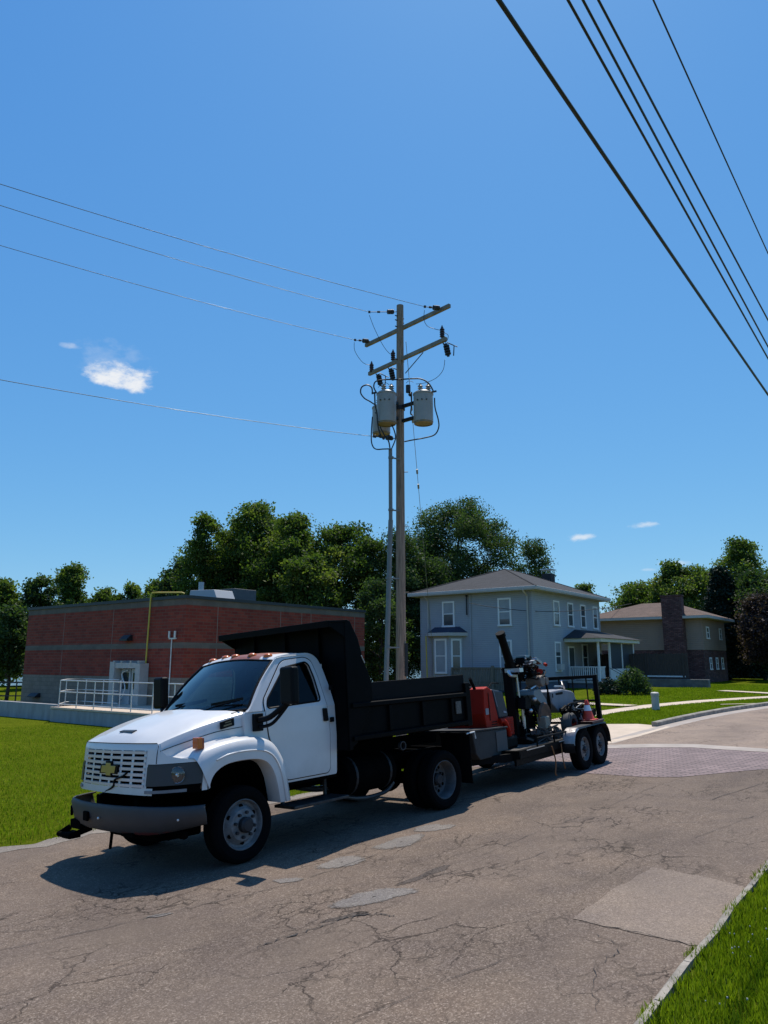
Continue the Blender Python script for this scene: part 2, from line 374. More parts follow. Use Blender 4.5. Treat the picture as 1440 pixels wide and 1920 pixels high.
# ================================================================= SETTING
M={}
M['asph']=asphalt('weathered_asphalt',(.143,.108,.083),(.38,.31,.25),crack=.85)
M['patch']=asphalt('repaired_asphalt',(.20,.156,.122),(.37,.30,.24),crack=0)
M['whitepatch']=asphalt('worn_pale_patch',(.170,.150,.132),(.34,.31,.28),crack=0); feather(M['whitepatch'])
M['crackm']=mat('crack_dark',(.035,.03,.027),.95)
M['conc']=mat('pale_concrete',(.56,.44,.325),.9,var=.12,vscale=1.3,bump=.25,bscale=60)
M['ribc']=mat('worn_concrete',(.36,.30,.25),.9,var=.16,vscale=2,bump=.3,bscale=50)
M['curb']=mat('kerb_concrete',(.27,.235,.19),.9,var=.4,vscale=4,bump=.4,bscale=50)
M['wallconc']=mat('wall_concrete',(.30,.30,.30),.9,var=.2,vscale=1.5,bump=.25,bscale=30,stretch=(2,2,.5))
M['pavers']=brickmat('street_bricks',(.185,.125,.115),(.28,.195,.18),(.075,.058,.052),w=.23,h=.105,msize=.014,axis='Z',bump=.9,var=.6,offset=.5)
# lawn sheet material
m=bpy.data.materials.new('lawn_turf'); m.use_nodes=True; M['lawn']=m; b_=m.node_tree.nodes['Principled BSDF']
t_=nd(m,'ShaderNodeTexCoord').outputs['Object']; n1=noise(m,t_,.35,6,.65); n2=noise(m,t_,9,5,.7); n3=noise(m,t_,60,3,.7)
c_=ramp(m,n2.outputs['Fac'],[(.25,(.055,.072,.006)),(.5,(.105,.132,.010)),(.75,(.16,.19,.018))])
c_=mixc(m,1.0,c_,ramp(m,n1.outputs['Fac'],[(.3,(.8,.86,.8)),(.7,(1.15,1.1,1.05))]),'MULTIPLY')
c_=mixc(m,1.0,c_,ramp(m,n3.outputs['Fac'],[(.3,(.6,.62,.6)),(.7,(1.3,1.3,1.2))]),'MULTIPLY')
lk(m,c_,b_.inputs['Base Color']); b_.inputs['Roughness'].default_value=.9; b_.inputs['Specular IOR Level'].default_value=.0
bp_=nd(m,'ShaderNodeBump'); bp_.inputs['Strength'].default_value=.9; bp_.inputs['Distance'].default_value=.05; lk(m,n3.outputs['Fac'],bp_.inputs['Height']); lk(m,bp_.outputs[0],b_.inputs['Normal'])
M['water']=mat('lake_water',(.10,.14,.17),.12,var=.1,vscale=.3,bump=.3,bscale=3)

def tL(s):   # left edge of the asphalt
    pts=[(-30,10.3),(0,10.15),(6,10.0),(10,9.2),(13.5,8.35),(16,7.4),(18,6.7),(22,6.4),(28,5.75),(34,5.05),(42,4.1),(60,1.2),(90,-6)]
    for a,b in zip(pts,pts[1:]):
        if s<=b[0]: k=(s-a[0])/(b[0]-a[0]); return a[1]+(b[1]-a[1])*k
    return pts[-1][1]
def tR(s): return 1.57 if s<14 else 1.57-.06*(s-14)-.0008*max(0,s-22)**2
xs=list(np.arange(-60,-24,4))+list(np.arange(-24,26,1.0))+list(np.arange(26,90,4))
ys=list(np.arange(-20,-4,2))+list(np.arange(-4,46,1.0))+list(np.arange(46,76,4))
def GL(x,y):   # ground sheet, dipping under the paved sheets so nothing coincides
    s=x*SU[0]+y*SU[1]; t=x*SWv[0]+y*SWv[1]
    e=min(t-tR(s),tL(s)-t); return G(x,y)-(.05 if e>.3 else 0)
rows=[[(x,y,GL(x,y)) for x in xs] for y in ys]
gr=MB().grid(rows).build('ground',M['lawn'],smooth=60,fix=False); tag(gr,kind='structure')
# far lake bed/shore skirt and water
far=MB(); far.add([(-900,75.9,-1.0),(900,75.9,-1.0),(900,1600,-1.0),(-900,1600,-1.0)],[(0,1,2,3)]); tag(far.build('water',M['water'],fix=False),'broad pale lake seen beyond the lawns and trees','lake',kind='structure')
sk=MB(); z0=-.75
sk.add([(-60,75.8,G(-60,74)),(90,75.8,G(90,74)),(90,76.5,-1.3),(-60,76.5,-1.3)],[(0,1,2,3)])
sk.add([(-900,-300,-1.6),(-60,-300,-1.6),(-60,75.8,-1.0),(-900,75.8,-1.0)],[(0,1,2,3)])
sk.add([(90,-300,.1),(900,-300,.1),(900,300,.1),(90,300,.1)],[(0,1,2,3)])
sk.add([(-60,-300,-.8),(90,-300,.1),(90,-20,G(90,-20)),(-60,-20,G(-60,-20))],[(0,1,2,3)])
tag(sk.build('terrain',M['lawn'],fix=False),kind='structure')
def sheet(name,rows,mt,label=None):
    o=MB().grid(rows).build(name,mt,fix=False,smooth=60); tag(o,label,kind='structure'); return o
ss=list(np.arange(-25,20,.5))+list(np.arange(20,92,1.5))
jit=lambda s:.035*math.sin(s*3.1)+.03*math.sin(s*7.7+1)+.02*math.sin(s*17.3)
sheet('road',[[sg(s,tR(s)+(tL(s)+(jit(s)*2 if s<15 else 0)-tR(s))*k/16,.004) for k in range(17)] for s in ss],M['asph'])
M['asph2']=asphalt('pale_asphalt',(.25,.19,.147),(.44,.36,.29),crack=.7)
sheet('far_road',[[sg(s,tR(s)+(tL(s)-tR(s))*k/12,.007) for k in range(13)] for s in np.arange(17.4,91,1.5)],M['asph2'])
# gravelly worn shoulder against the left lawn
M['gravel']=asphalt('gravel_shoulder',(.21,.18,.15),(.42,.37,.32),crack=0)
sheet('road_shoulder',[[sg(s,tL(s)-.30+jit(s*1.7)*2+k*(.42+jit(s)*3),.008) for k in (0,.5,1)] for s in np.arange(-10,14,.25)],M['gravel'])
# bricks and concrete ribbon across the street
def lerp(a,b,k): return a+(b-a)*k
near=[(13.75,8.3),(13.6,6.6),(13.2,5.0),(13.0,4.4),(13.05,3.8),(14.0,3.0),(14.6,2.4),(14.7,1.57)]
farb=[(16.4,7.2),(17.0,6.5),(17.25,5.6),(17.35,4.7),(17.0,3.9),(16.7,3.1),(16.45,2.4),(16.3,1.57)]
sheet('brick_paving',[[sg(lerp(n[0],f[0],k/8)+(.06*math.sin(i*5.) if k==0 else 0),lerp(n[1],f[1],k/8),.009) for k in range(9)] for i,(n,f) in enumerate(zip(near,farb))],M['pavers'])
far2=[(17.0,7.4),(17.65,6.75),(17.95,5.7),(18.0,4.8),(17.6,3.9),(17.25,3.1),(17.0,2.4),(16.85,1.57)]
sheet('concrete_ribbon',[[sg(lerp(n[0],f[0],k),lerp(n[1],f[1],k),.014) for k in (0,1)] for n,f in zip(farb,far2)],M['ribc'])
# driveway apron to the left of the ribbon and the sidewalk
ap0=[(14.6,8.3),(16.3,7.3),(17.6,6.8),(19.5,6.55),(21.9,6.45)]
ap1=[(15.5,13.5),(18.5,12.0),(21,11.2),(22.4,10.3),(22.6,7.6)]
sheet('driveway',[[sg(lerp(n[0],f[0],k/6),lerp(n[1],f[1],k/6),.010) for k in range(7)] for n,f in zip(ap0,ap1)],M['conc'])
swn=[(22.3,9.9),(24.5,9.95),(27,9.55),(30,8.9),(34,8.0),(38,6.9),(44,5.0),(55,1.2)]
sheet('sidewalk',[[sg(s,t,.012),sg(s+.15,t+1.0,.012)] for s,t in swn],M['conc'])
sheet('path',[[sg(29.6,9.9,.05),sg(29.0,10.2,.05)],[sg(30.5,11.8,.06),sg(29.9,12.2,.06)],[sg(32.4,14.6,.06),sg(31.8,15.0,.06)]],M['conc'])
sheet('path',[[sg(33.0,5.7,.06),sg(33.4,5.65,.06)],[sg(30.8,7.2,.06),sg(31.1,7.2,.06)]],M['conc'])
sheet('path',[[sg(41.5,6.6,.06),sg(42.5,6.3,.06)],[sg(44.5,10.5,.06),sg(45.5,10.2,.06)]],M['conc'])
# kerbs
def kerb(name,line,w,h,mt,gap=3.0,side=1):
    mb=MB()
    for (a,b) in zip(line,line[1:]):
        A=Vector(sg(*a));B=Vector(sg(*b)); d=(B-A); d.z=0; d.normalize(); n=Vector((-d.y,d.x,0))*side
        ch=.02
        for P,Q in ((A+d*.006,B-d*.006),):
            pr=[(0,-.1),(0,h-ch),(ch,h),(w,h),(w,-.1)]
            V=[X+n*p[0]+Vector((0,0,p[1])) for X in(P,Q) for p in pr]; k=len(pr)
            mb.add(V,[tuple(range(k)),tuple(range(2*k-1,k-1,-1))]+[(i,k+i,k+(i+1)%k,(i+1)%k) for i in range(k)])
    return tag(mb.build(name,mt,fix=True),kind='structure')
def resamp(fn,s0,s1,step,off=0): return [(s,fn(s)+off) for s in np.arange(s0,s1+1e-6,step)]
kerb('kerb',[(s+.03*math.sin(s*9),1.585+.012*math.sin(s*4)) for s in np.arange(-9,14.1,.62)],.06,.04,M['curb'],side=-1)
kerb('kerb',resamp(tL,21.9,60,1.9,.42),.16,.13,M['curb'])
sheet('gutter',[[sg(s,tL(s)-.02,.008),sg(s,tL(s)+.42,.012)] for s in np.arange(18,61,1.5)],M['ribc'])
# patches in the asphalt
def blob(name,c,a,b,ang,mt,seed,dz=.0085,n=40,rough=.16):
    rn=random.Random(seed); ph=[rn.uniform(0,6.28) for _ in range(7)]
    ring=[]
    for i in range(n):
        th=2*math.pi*i/n; r=1+sum(rough/(k+1)*math.sin((k+2)*th+ph[k]) for k in range(7))
        x=a*r*math.cos(th); y=b*r*math.sin(th); ca,sa=math.cos(ang),math.sin(ang)
        ring.append((c[0]+x*ca-y*sa,c[1]+x*sa+y*ca))
    rg=[[g3(c[0]+(p[0]-c[0])*q,c[1]+(p[1]-c[1])*q,dz) for p in ring+ring[:1]] for q in (.05,.35,.65,.85,1.0,1.25)]
    mb=MB(); mb.grid(rg); o=mb.build(name,mt,fix=False); a_=o.data.attributes.new('edge','FLOAT','POINT'); a_.data.foreach_set('value',[v for v in (.9,.75,.5,.32,.15,-.3) for _ in range(n+1)])
    return tag(o,kind='structure')
pp=[(1.45,6.17),(1.95,6.83),(2.53,7.46),(2.85,7.05),(3.04,6.66),(2.6,6.05),(2.13,5.45),(1.75,5.85)]
mb=MB(); cx=sum(p[0] for p in pp)/8; cy=sum(p[1] for p in pp)/8
fine=[]
for a,b in zip(pp,pp[1:]+pp[:1]):
    for k in range(8): fine.append((lerp(a[0],b[0],k/8)+random.uniform(-.012,.012),lerp(a[1],b[1],k/8)+random.uniform(-.012,.012)))
mb.add([g3(cx,cy,.0085)]+[g3(*p,.0085) for p in fine],[(0,1+i,1+(i+1)%len(fine)) for i in range(len(fine))]); tag(mb.build('road_patch',M['patch'],fix=False),kind='structure')
for i,(c,a,b,an) in enumerate([((-.09,7.10),.36,.21,.5),((.20,9.25),.36,.22,.9),((.62,9.95),.28,.20,.9),((-.45,8.45),.35,.17,.7),((-.95,7.85),.13,.10,.2),((-1.95,6.95),.10,.05,.3)]):
    blob('road_patch',c,a,b,an,M['whitepatch'],i+3)
M['dip']=feather(asphalt('broken_asphalt',(.085,.068,.056),(.20,.17,.15),crack=1))
for i,(c,a,b,an) in enumerate([((-.30,6.60),.16,.07,.5),((.42,7.75),.35,.07,.8)]):
    blob('road_patch',c,a,b,an,M['dip'],i+13,dz=.0065,rough=.35)
# long open cracks
def crack(pts,w,seed):
    rn=random.Random(seed); P=smoothpts([(x,y,0) for x,y in pts],10); 
    L=[];
    for i,p in enumerate(P):
        d=(P[min(i+1,len(P)-1)]-P[max(i-1,0)]).normalized(); n=Vector((-d.y,d.x,0)); p=p+n*rn.uniform(-.02,.02); ww=w*.62*rn.uniform(.0,1)*(1 if 2<i<len(P)-3 else .3)
        L.append([g3(*(p+n*ww).xy,.0105),g3(*(p-n*ww).xy,.0105)])
    return L
mb=MB()
for i,(pts,w) in enumerate([([(-3.6,5.9),(-2.3,6.7),(-1.7,7.15),(-1.1,7.55),(-.6,8.05),(.1,8.9),(.7,9.5)],.008),([(-.95,6.0),(-.62,6.28),(-.3,6.55),(-.05,6.6),(.1,6.5)],.022),([(-5,6.9),(-3.9,7.0),(-3.4,6.75),(-2.8,6.75)],.007),
    ([(-.4,4.4),(.2,5.0),(.9,5.5)],.005),([(1.44,6.14),(1.78,5.83),(2.13,5.44)],.007),([(1.2,4.6),(1.35,5.2),(1.6,5.5),(1.5,5.9)],.006),
    ([(3.2,8.4),(4.2,9.2),(5.0,9.9)],.006),([(.8,8.1),(1.9,9.4),(3.2,10.8),(4.3,12.2)],.007),([(-.2,7.75),(.5,7.7),(1.2,7.9),(2.0,8.6)],.007),([(2.9,9.6),(3.6,9.3),(4.6,9.4)],.008),([(-2.9,5.2),(-2.0,5.7),(-1.2,6.2)],.005),([(.9,9.4),(1.6,9.0),(2.4,9.2)],.005),([(4.2,10.4),(5.6,11.6),(6.4,12.1)],.012)]):
    mb.grid(crack(pts,w,i))
tag(mb.build('road_cracks',M['crackm'],fix=False),kind='structure')
# ---------------------------------------------------------------- grass blades
M['blade']=leafmat('grass_blades',[(.11,.145,.008),(.17,.215,.012),(.23,.27,.022),(.31,.31,.08)],trans=.5,gloss=.9); [n for n in M['blade'].node_tree.nodes if n.type=='BSDF_PRINCIPLED'][0].inputs['Specular IOR Level'].default_value=.03
def fastmesh(name,V,F,nper,mt,tint=None,label=None,cat=None,kind=None,parent=None):
    """V (n,3) float, faces all nper-gons in order"""
    me=bpy.data.meshes.new(name); n=len(V); k=n//nper if F is None else len(F)
    me.vertices.add(n); me.vertices.foreach_set('co',np.asarray(V,np.float32).ravel())
    idx=np.arange(n,dtype=np.int32) if F is None else np.asarray(F,np.int32).ravel()
    me.loops.add(len(idx)); me.loops.foreach_set('vertex_index',idx)
    me.polygons.add(k); me.polygons.foreach_set('loop_start',np.arange(0,k*nper,nper,dtype=np.int32))
    me.update(calc_edges=True)
    if tint is not None:
        a=me.attributes.new('tint','FLOAT','POINT'); a.data.foreach_set('value',np.asarray(tint,np.float32))
    me.materials.append(mt); o=bpy.data.objects.new(name,me); COL.objects.link(o)
    if parent: o.parent=parent
    return tag(o,label,cat,None,kind)
Gv=np.vectorize(G)
def blades(name,x,y,h,w,label,lean=.55,base=0):
    n=len(x); z=Gv(x,y)+base; a=rng.uniform(0,2*np.pi,n); hh=h*rng.uniform(.45,1.25,n); le=lean*rng.uniform(.1,1,n)*hh; b=rng.uniform(0,2*np.pi,n)
    dx=np.cos(a)*w; dy=np.sin(a)*w
    P=np.zeros((n,5,3)); P[:,0]=np.stack([x-dx,y-dy,z-.01],-1); P[:,1]=np.stack([x+dx,y+dy,z-.01],-1)
    mx=x+np.cos(b)*le*.35; my=y+np.sin(b)*le*.35
    P[:,2]=np.stack([mx+dx*.8,my+dy*.8,z+hh*.6],-1); P[:,4]=np.stack([mx-dx*.8,my-dy*.8,z+hh*.6],-1)
    P[:,3]=np.stack([x+np.cos(b)*le,y+np.sin(b)*le,z+hh],-1)
    t=np.clip(rng.normal(.42,.2,n)+.12*np.sin(x*1.7)*np.cos(y*1.3),0,1)
    return fastmesh(name,P.reshape(-1,3),None,5,M['blade'],np.repeat(t,5),label,'grass','stuff')
def scatter(n,s0,s1,t0,t1,fn):
    s=rng.uniform(s0,s1,n); t=rng.uniform(t0,t1,n); k=fn(s,t); s=s[k];t=t[k]
    return s*SU[0]+t*SWv[0], s*SU[1]+t*SWv[1]
# verge at the near right
x,y=scatter(150000,3.2,9.2,-2.2,1.66,lambda s,t:(rng.uniform(0,1,len(s))<1.0)&(t<1.525+.03*np.sin(s*6)+.03*np.sin(s*13)+rng.normal(0,.022,len(s))))
k=(x/y<.60); x=x[k]; y=y[k]
blades('grass',x,y,.062,.0030,'bright green clover-flecked grass verge behind the near kerb')
tLv=np.vectorize(tL)
x,y=scatter(260000,-1,24,8.2,30,lambda s,t:(t>tLv(s)+.06+.05*np.sin(s*5)+rng.normal(0,.05,len(s)))&(rng.uniform(0,1,len(s))<np.clip(14/(t*1.0+s*.4),0,1)**1.2)&(s<17.2))
k=(x/y>-.60)&(x/y<.12); x=x[k]; y=y[k]
# keep the driveway free
s_=x*SU[0]+y*SU[1]; t_=x*SWv[0]+y*SWv[1]; k=~((s_>14.2)&(t_<14)); x=x[k]; y=y[k]
blades('grass',x,y,.055,.006,'wide green lawn between the road edge and the concrete wall')
x,y=scatter(60000,21.9,40,4.5,10,lambda s,t:(t>tLv(s)+.60)&(t<np.interp(s,[q[0] for q in swn],[q[1] for q in swn])-.03)&((s>22.7)))
blades('grass',x,y,.05,.010,'sunlit grass strip between the far kerb and the sidewalk')
x,y=scatter(60000,24,58,6,18,lambda s,t:(t>np.interp(s,[q[0] for q in swn],[q[1] for q in swn])+1.05)&(t<14))
blades('grass',x,y,.06,.014,'sunlit front lawn between the sidewalk and the houses')
# clover heads in the verge
x,y=scatter(700,3.2,9,-1.5,1.4,lambda s,t:t<1.4); mb=MB()
for a,b in zip(x,y):
    if a/b<.6 and random.random()<.6: mb.sphere((a,b,G(a,b)+random.uniform(.06,.1)),random.uniform(.004,.0065),6,4)
tag(mb.build('clover_flowers',mat('clover_white',(.42,.40,.32),.9),fix=False),'tiny white clover heads scattered through the near verge','clover',kind='stuff')
# ================================================================= BUILDINGS
A37=math.atan2(-.602,.799)
M['brickred']=brickmat('red_brick',(.20,.022,.010),(.29,.042,.020),(.16,.078,.052),w=.41,h=.145,msize=.012,bump=.5)
M['brickgrey']=brickmat('grey_brick_band',(.13,.10,.08),(.165,.13,.10),(.15,.12,.10),w=.41,h=.29,msize=.010,bump=.3)
M['blockgrey']=brickmat('split_block_base',(.20,.16,.12),(.24,.19,.145),(.15,.12,.09),w=.41,h=.205,msize=.010,bump=.4)
M['capblk']=mat('dark_parapet_metal',(.02,.022,.024),.5)
M['alum']=mat('bare_aluminium',(.62,.62,.60),.4,.3,var=.12,vscale=8)
M['white']=mat('white_trim_paint',(.74,.73,.71),.5,var=.05,vscale=3)
M['dark']=mat('black_metal_paint',(.012,.013,.015),.5,var=.3,vscale=5)
M['yel']=mat('yellow_gas_pipe_paint',(.55,.40,.04),.5,var=.1,vscale=5)
M['grmet']=mat('galvanised_grey',(.42,.44,.45),.45,.5,var=.15,vscale=5)
# ---- brick pump building
BX,BY=-8.836,33.0; bz=-.72
bb_=empty('brick_building',(BX,BY,0),A37,'low flat-roofed red brick building with pale stone bands','building')
Wd,Ld=13.65,12.8
def shell(z0,z1,out,mt,name,parent,W_=Wd,L_=Ld,lab=None):
    mb=MB(); o=out; mb.bb((-W_-o,-o,z0),(o,L_+o,z1)); return mb.build(name,mt,parent,label=lab)
shell(bz-.5,1.155,.006,M['blockgrey'],'base_wall',bb_,lab='beige block base of the wall')
shell(1.155,2.44,0,M['brickred'],'wall',bb_)
shell(2.44,2.70,.008,M['brickgrey'],'stone_band',bb_)
shell(2.70,4.36,0,M['brickred'],'wall',bb_)
shell(4.36,4.64,.008,M['brickgrey'],'stone_band',bb_)
shell(4.64,4.78,.07,M['capblk'],'parapet_cap',bb_)
mb=MB()
for x in(-9.9,-5.5): mb.bb((x-.012,-.005,1.16),(x+.012,0,4.36))
for y in(1.85,5.95,7.5,8.22,11.9): mb.bb((.0,y-.014,1.16),(.005,y+.014,4.36))
each(mb,'control_joint',mat('pale_joint_sealant',(.26,.20,.16),.8),bb_)
mb=MB(); mb.bb((-6.9,6.0,4.78),(-3.6,7.6,5.75)); mb.build('rooftop_unit',mat('dull_grey_unit',(.10,.10,.095),.7,var=.15),bb_,bevel=.03)
mb=MB(); mb.prism([(-3.4,4.78),(-1.2,4.78),(-1.5,5.32),(-3.3,5.38)],2.8,4.0); mb.build('roof_hatch',mat('pale_hatch_metal',(.45,.44,.42),.6),bb_,bevel=.02)
mb=MB(); mb.cyl((-6.4,6,4.7),(-6.4,6,6.25),.15,n=14); mb.cyl((-6.3,5.5,5.3),(-6.3,5.5,5.6),.1,n=12); each(mb,'vent_stack',M['grmet'],bb_,smooth=40)
# doorway frame, vents, lamp
mb=MB()
mb.bb((-4.75,-.50,-.4),(-4.40,-.02,1.85)); mb.bb((-2.75,-.50,-.4),(-2.40,-.02,1.78)); mb.bb((-4.40,-.45,1.55),(-2.75,-.02,1.80))
for x in (-4.5,-3.9,-3.2,-2.6): mb.bb((x-.06,-.47,1.80),(x+.06,-.05,1.90))
mb.build('door_frame',mat('dull_white_frame',(.45,.43,.39),.6,var=.1),bb_,bevel=.01)
d=MB(); d.bb((-4.35,-.12,-.4),(-3.62,-.06,1.52)); d.bb((-3.54,-.12,-.4),(-2.8,-.06,1.52)); dr=d.build('door',mat('grey_door_paint',(.42,.45,.46),.45,var=.06),bb_,bevel=.008)
mb=MB(); mb.bb((-4.2,-.14,.6),(-3.75,-.125,1.35)); mb.bb((-3.4,-.14,.6),(-2.95,-.125,1.35)); mb.build('pane',mat('dark_glazing',(.02,.03,.035),.08),dr)
mb=MB(); mb.tube(smoothpts([(-4.25,-.2,.1),(-3.9,-.3,.25),(-3.8,-.25,.7),(-4.1,-.25,1.3),(-3.7,-.2,1.45)]),.035,8); mb.build('door_pull',M['alum'],dr,smooth=50)
mb=MB(); mb.prism([(0,2.82),(-.32,2.82),(-.32,2.9),(-.1,3.09),(0,3.09)],-4.42,-3.82,ax='x'); mb.build('wall_lamp',M['dark'],bb_)
mb=MB(); mb.prism([(0,-.0),(-.3,.0),(-.3,.06),(-.1,.22),(0,.22)],-12.45,-11.65,ax='x'); mb.build('vent_hood',M['dark'],bb_)
mb=MB(); mb.tube([(-2.58,-.1,-.4),(-2.47,-.1,4.9),(-2.44,-.06,5.0),(-2.35,.25,5.03),(-1.5,.9,5.03),(-1.42,1.0,4.98)],.038,8); mb.build('gas_pipe',M['yel'],bb_,smooth=50)
mb=MB(); mb.tube([(-.80,-.05,-.4),(-.80,-.05,2.86)],.028,8); mb.bb((-.98,-.09,2.84),(-.48,-.02,2.9)); mb.cyl((-.93,-.1,2.9),(-.93,-.1,3.2),.05,n=10); mb.cyl((-.53,-.1,2.9),(-.53,-.1,3.2),.05,n=10); mb.build('conduit',M['alum'],bb_,smooth=50)
# ---- concrete ramp walls and platform with railing
pw=empty('retaining_wall',(-10.98,30.55,0),A37,'long low concrete retaining wall and loading platform beside the brick building','wall')
mb=MB(); mb.bb((-22,.25,-1.6),(-4.45,.5,.0)); mb.build('ramp_wall',M['wallconc'],pw,bevel=.015)
mb=MB(); mb.bb((-4.5,0,-1.6),(6.8,3.2,-.17)); mb.build('platform',M['wallconc'],pw,bevel=.015)
mb=MB(); mb.bb((-4.52,-.03,-.165),(6.82,3.25,-.08)); mb.build('platform_slab',M['conc'],pw,bevel=.01)
gr_=empty('metal_railing',(-10.98,30.55,0),A37,'bare aluminium pipe railing along the platform by the brick building','railing')
posts=MB(); X0,X1=-4.3,4.6
px_=[-4.1,-2.72,-1.42,-.12,1.17,2.54,3.85]
for x in px_: posts.tube([(x,.12,-.08),(x,.12,1.05)],.024,8)
for x in px_[:3]: posts.tube([(x-.55,1.7,-.08),(x-.55,1.7,1.08)],.024,8)
posts.tube([(-4.95,.9,-.08),(-4.95,.9,1.08)],.024,8)
each(posts,'post',M['alum'],gr_,smooth=50)
rails=MB()
for z in (1.05,.57,.05): rails.tube([(-4.1,.12,z),(4.4,.12,z)],.021,8); rails.tube([(-4.1,.12,z),(-4.95,.9,z+.02),(-4.9,1.7,z+.02),(-2.1,1.7,z+.02)],.021,8)
each(rails,'rail',M['alum'],gr_,smooth=50)
# ---- grey house
HX,HY=8.781,44.0; hz=.12
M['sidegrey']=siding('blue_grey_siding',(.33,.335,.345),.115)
M['roofgrey']=shingle('dark_grey_shingles',(.022,.022,.024),(.036,.035,.038))
M['fasc']=mat('pale_grey_fascia',(.46,.43,.40),.6,var=.06)
M['found']=mat('dark_blue_foundation_paint',(.085,.10,.13),.8,var=.2,vscale=2)  # dark blue for the foundation and porch skirt
M['winglass']=mat('window_glass_grey',(.07,.085,.09),.07,spec=.8,var=.25,vscale=.8)
M['blind']=mat('drawn_blind_cloth',(.30,.32,.34),.7,var=.1,vscale=2)
M['cream']=mat('cream_porch_paint',(.62,.62,.56),.6,var=.06)
gh=empty('grey_house',(HX,HY,0),A37,'two-storey blue-grey sided house with hip roof and white porch','house')
Wg,Lg=7.97,10.8
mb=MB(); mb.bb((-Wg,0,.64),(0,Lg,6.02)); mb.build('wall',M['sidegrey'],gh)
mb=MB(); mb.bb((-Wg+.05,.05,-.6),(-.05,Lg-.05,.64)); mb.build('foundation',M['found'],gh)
e=.62
mb=MB(); mb.bb((-Wg-e,-e,6.02),(e,Lg+e,6.06)); mb.build('soffit',M['fasc'],gh)
mb=MB(); mb.holed([(-Wg-e-.02,-e-.02),(e+.02,-e-.02),(e+.02,Lg+e+.02),(-Wg-e-.02,Lg+e+.02)],[[(-Wg-e+.06,-e+.06),(e-.06,-e+.06),(e-.06,Lg+e-.06),(-Wg-e+.06,Lg+e-.06)]],lambda a,b:(a,b,6.065),(0,0,.17)); mb.build('fascia_gutter',M['fasc'],gh,bevel=.02)
rp=[(-Wg-e,-e,6.2),(e,-e,6.2),(e,Lg+e,6.2),(-Wg-e,Lg+e,6.2),(-Wg/2,4.4,8.0),(-Wg/2,Lg-4.4,8.0)]
mb=MB(); mb.add(rp,[(0,1,4),(1,2,5,4),(2,3,5),(3,0,4,5),(3,2,1,0)]); rf=mb.build('roof',M['roofgrey'],gh)
mb=MB(); mb.tube([rp[4],rp[1]],.05,6); mb.tube([rp[4],rp[0]],.05,6); mb.tube([rp[5],rp[2]],.05,6); mb.tube([rp[4],rp[5]],.05,6); each(mb,'ridge_cap',M['roofgrey'],rf)
mb=MB(); mb.bb((-3.4,8.9,6.6),(-2.7,9.6,8.05)); ch=mb.build('chimney',mat('sooty_brick',(.04,.035,.035),.9,var=.2),rf)
mb=MB(); mb.bb((-3.5,8.8,8.33),(-2.6,9.7,8.38)); 
for a in(-3.4,-2.7):
    for b in (8.9,9.6): mb.tube([(a,b,8.05),(a,b,8.34)],.02,6)
mb.build('chimney_cap',M['alum'],rf)
def window(par,side,a0,a1,z0,z1,fr=.11,off=0,blind=0,mt=None,gl=None,rail=True):
    """side 'L' = plane y=off, 'R' = plane x=off ; frame with sill, sash rail and pane"""
    mt=mt or M['white']; gl=gl or M['winglass']
    def B(mb,p0,p1,d0,d1):
        if side=='L': mb.bb((p0[0],off-d0,p0[1]),(p1[0],off-d1,p1[1]))
        else: mb.bb((off+d0,p0[0],p0[1]),(off+d1,p1[0],p1[1]))
    w=MB(); B(w,(a0,z0),(a0+fr,z1),.045,-.0); B(w,(a1-fr,z0),(a1,z1),.045,0); B(w,(a0+fr,z1-fr),(a1-fr,z1),.045,0); B(w,(a0-.03,z0-.03),(a1+.03,z0+fr*.7),.07,0)
    if rail: zm=z0+(z1-z0)*.5; B(w,(a0+fr,zm-.03),(a1-fr,zm+.03),.028,0)
    o=w.build('window',mt,par)
    g=MB(); B(g,(a0+fr,z0+fr*.7),(a1-fr,z1-fr),.014,.004); g.build('pane',gl,o)
    if blind:
        b=MB(); zb=z1-fr-(z1-z0)*blind; B(b,(a0+fr+.02,zb),(a1-fr-.02,z1-fr-.01),.019,.0155); b.build('blind',M['blind'],o)
    return o
window(gh,'L',-6.28,-5.36,4.02,5.63,blind=.45); window(gh,'L',-2.26,-1.35,3.97,5.65,blind=.7); window(gh,'L',-2.23,-1.38,1.2,3.13,blind=.8)
for a0,a1,bl in((2.99,3.9,.2),(5.17,6.08,0),(7.3,8.2,0),(9.5,10.35,.3)): window(gh,'R',a0,a1,4.05,5.62,blind=bl)
window(gh,'R',2.96,3.87,1.25,3.06,blind=.3)
ac=MB(); ac.bb((.03,3.1,1.33),(.3,3.7,1.7)); ac.build('window_air_conditioner',M['fasc'],gh,bevel=.01)
# corner boards, downspouts, meter pipe
mb=MB()
for p in((-.06,-.02),(-Wg-.02,-.02)): mb.bb((p[0],p[1],.64),(p[0]+.08,p[1]+.05,6.02))
mb.bb((-.02,-.022,.64),(.022,.08,6.02)); mb.bb((-.02,Lg-.08,.64),(.02,Lg+.02,6.02)); each(mb,'corner_board',M['sidegrey'],gh)
mb=MB(); mb.tube([(-.25,-.62,6.05),(-.25,-.55,5.95),(-.25,-.08,5.7),(-.25,-.08,.5)],.055,6); mb.tube([(-7.35,-.5,6.0),(-7.35,-.08,5.7),(-7.35,-.08,3.7)],.045,6); each(mb,'downspout',M['fasc'],gh)
mb=MB(); mb.bb((-4.28,-.06,.7),(-4.14,-.0,6.0)); mb.build('chase_pipe',M['sidegrey'],gh)
mb=MB(); mb.cyl((-4.4,-.12,4.7),(-4.4,-.12,5.85),.045,n=8); mb.sphere((-4.4,-.12,5.9),.08); mb.build('service_mast',M['dark'],gh)
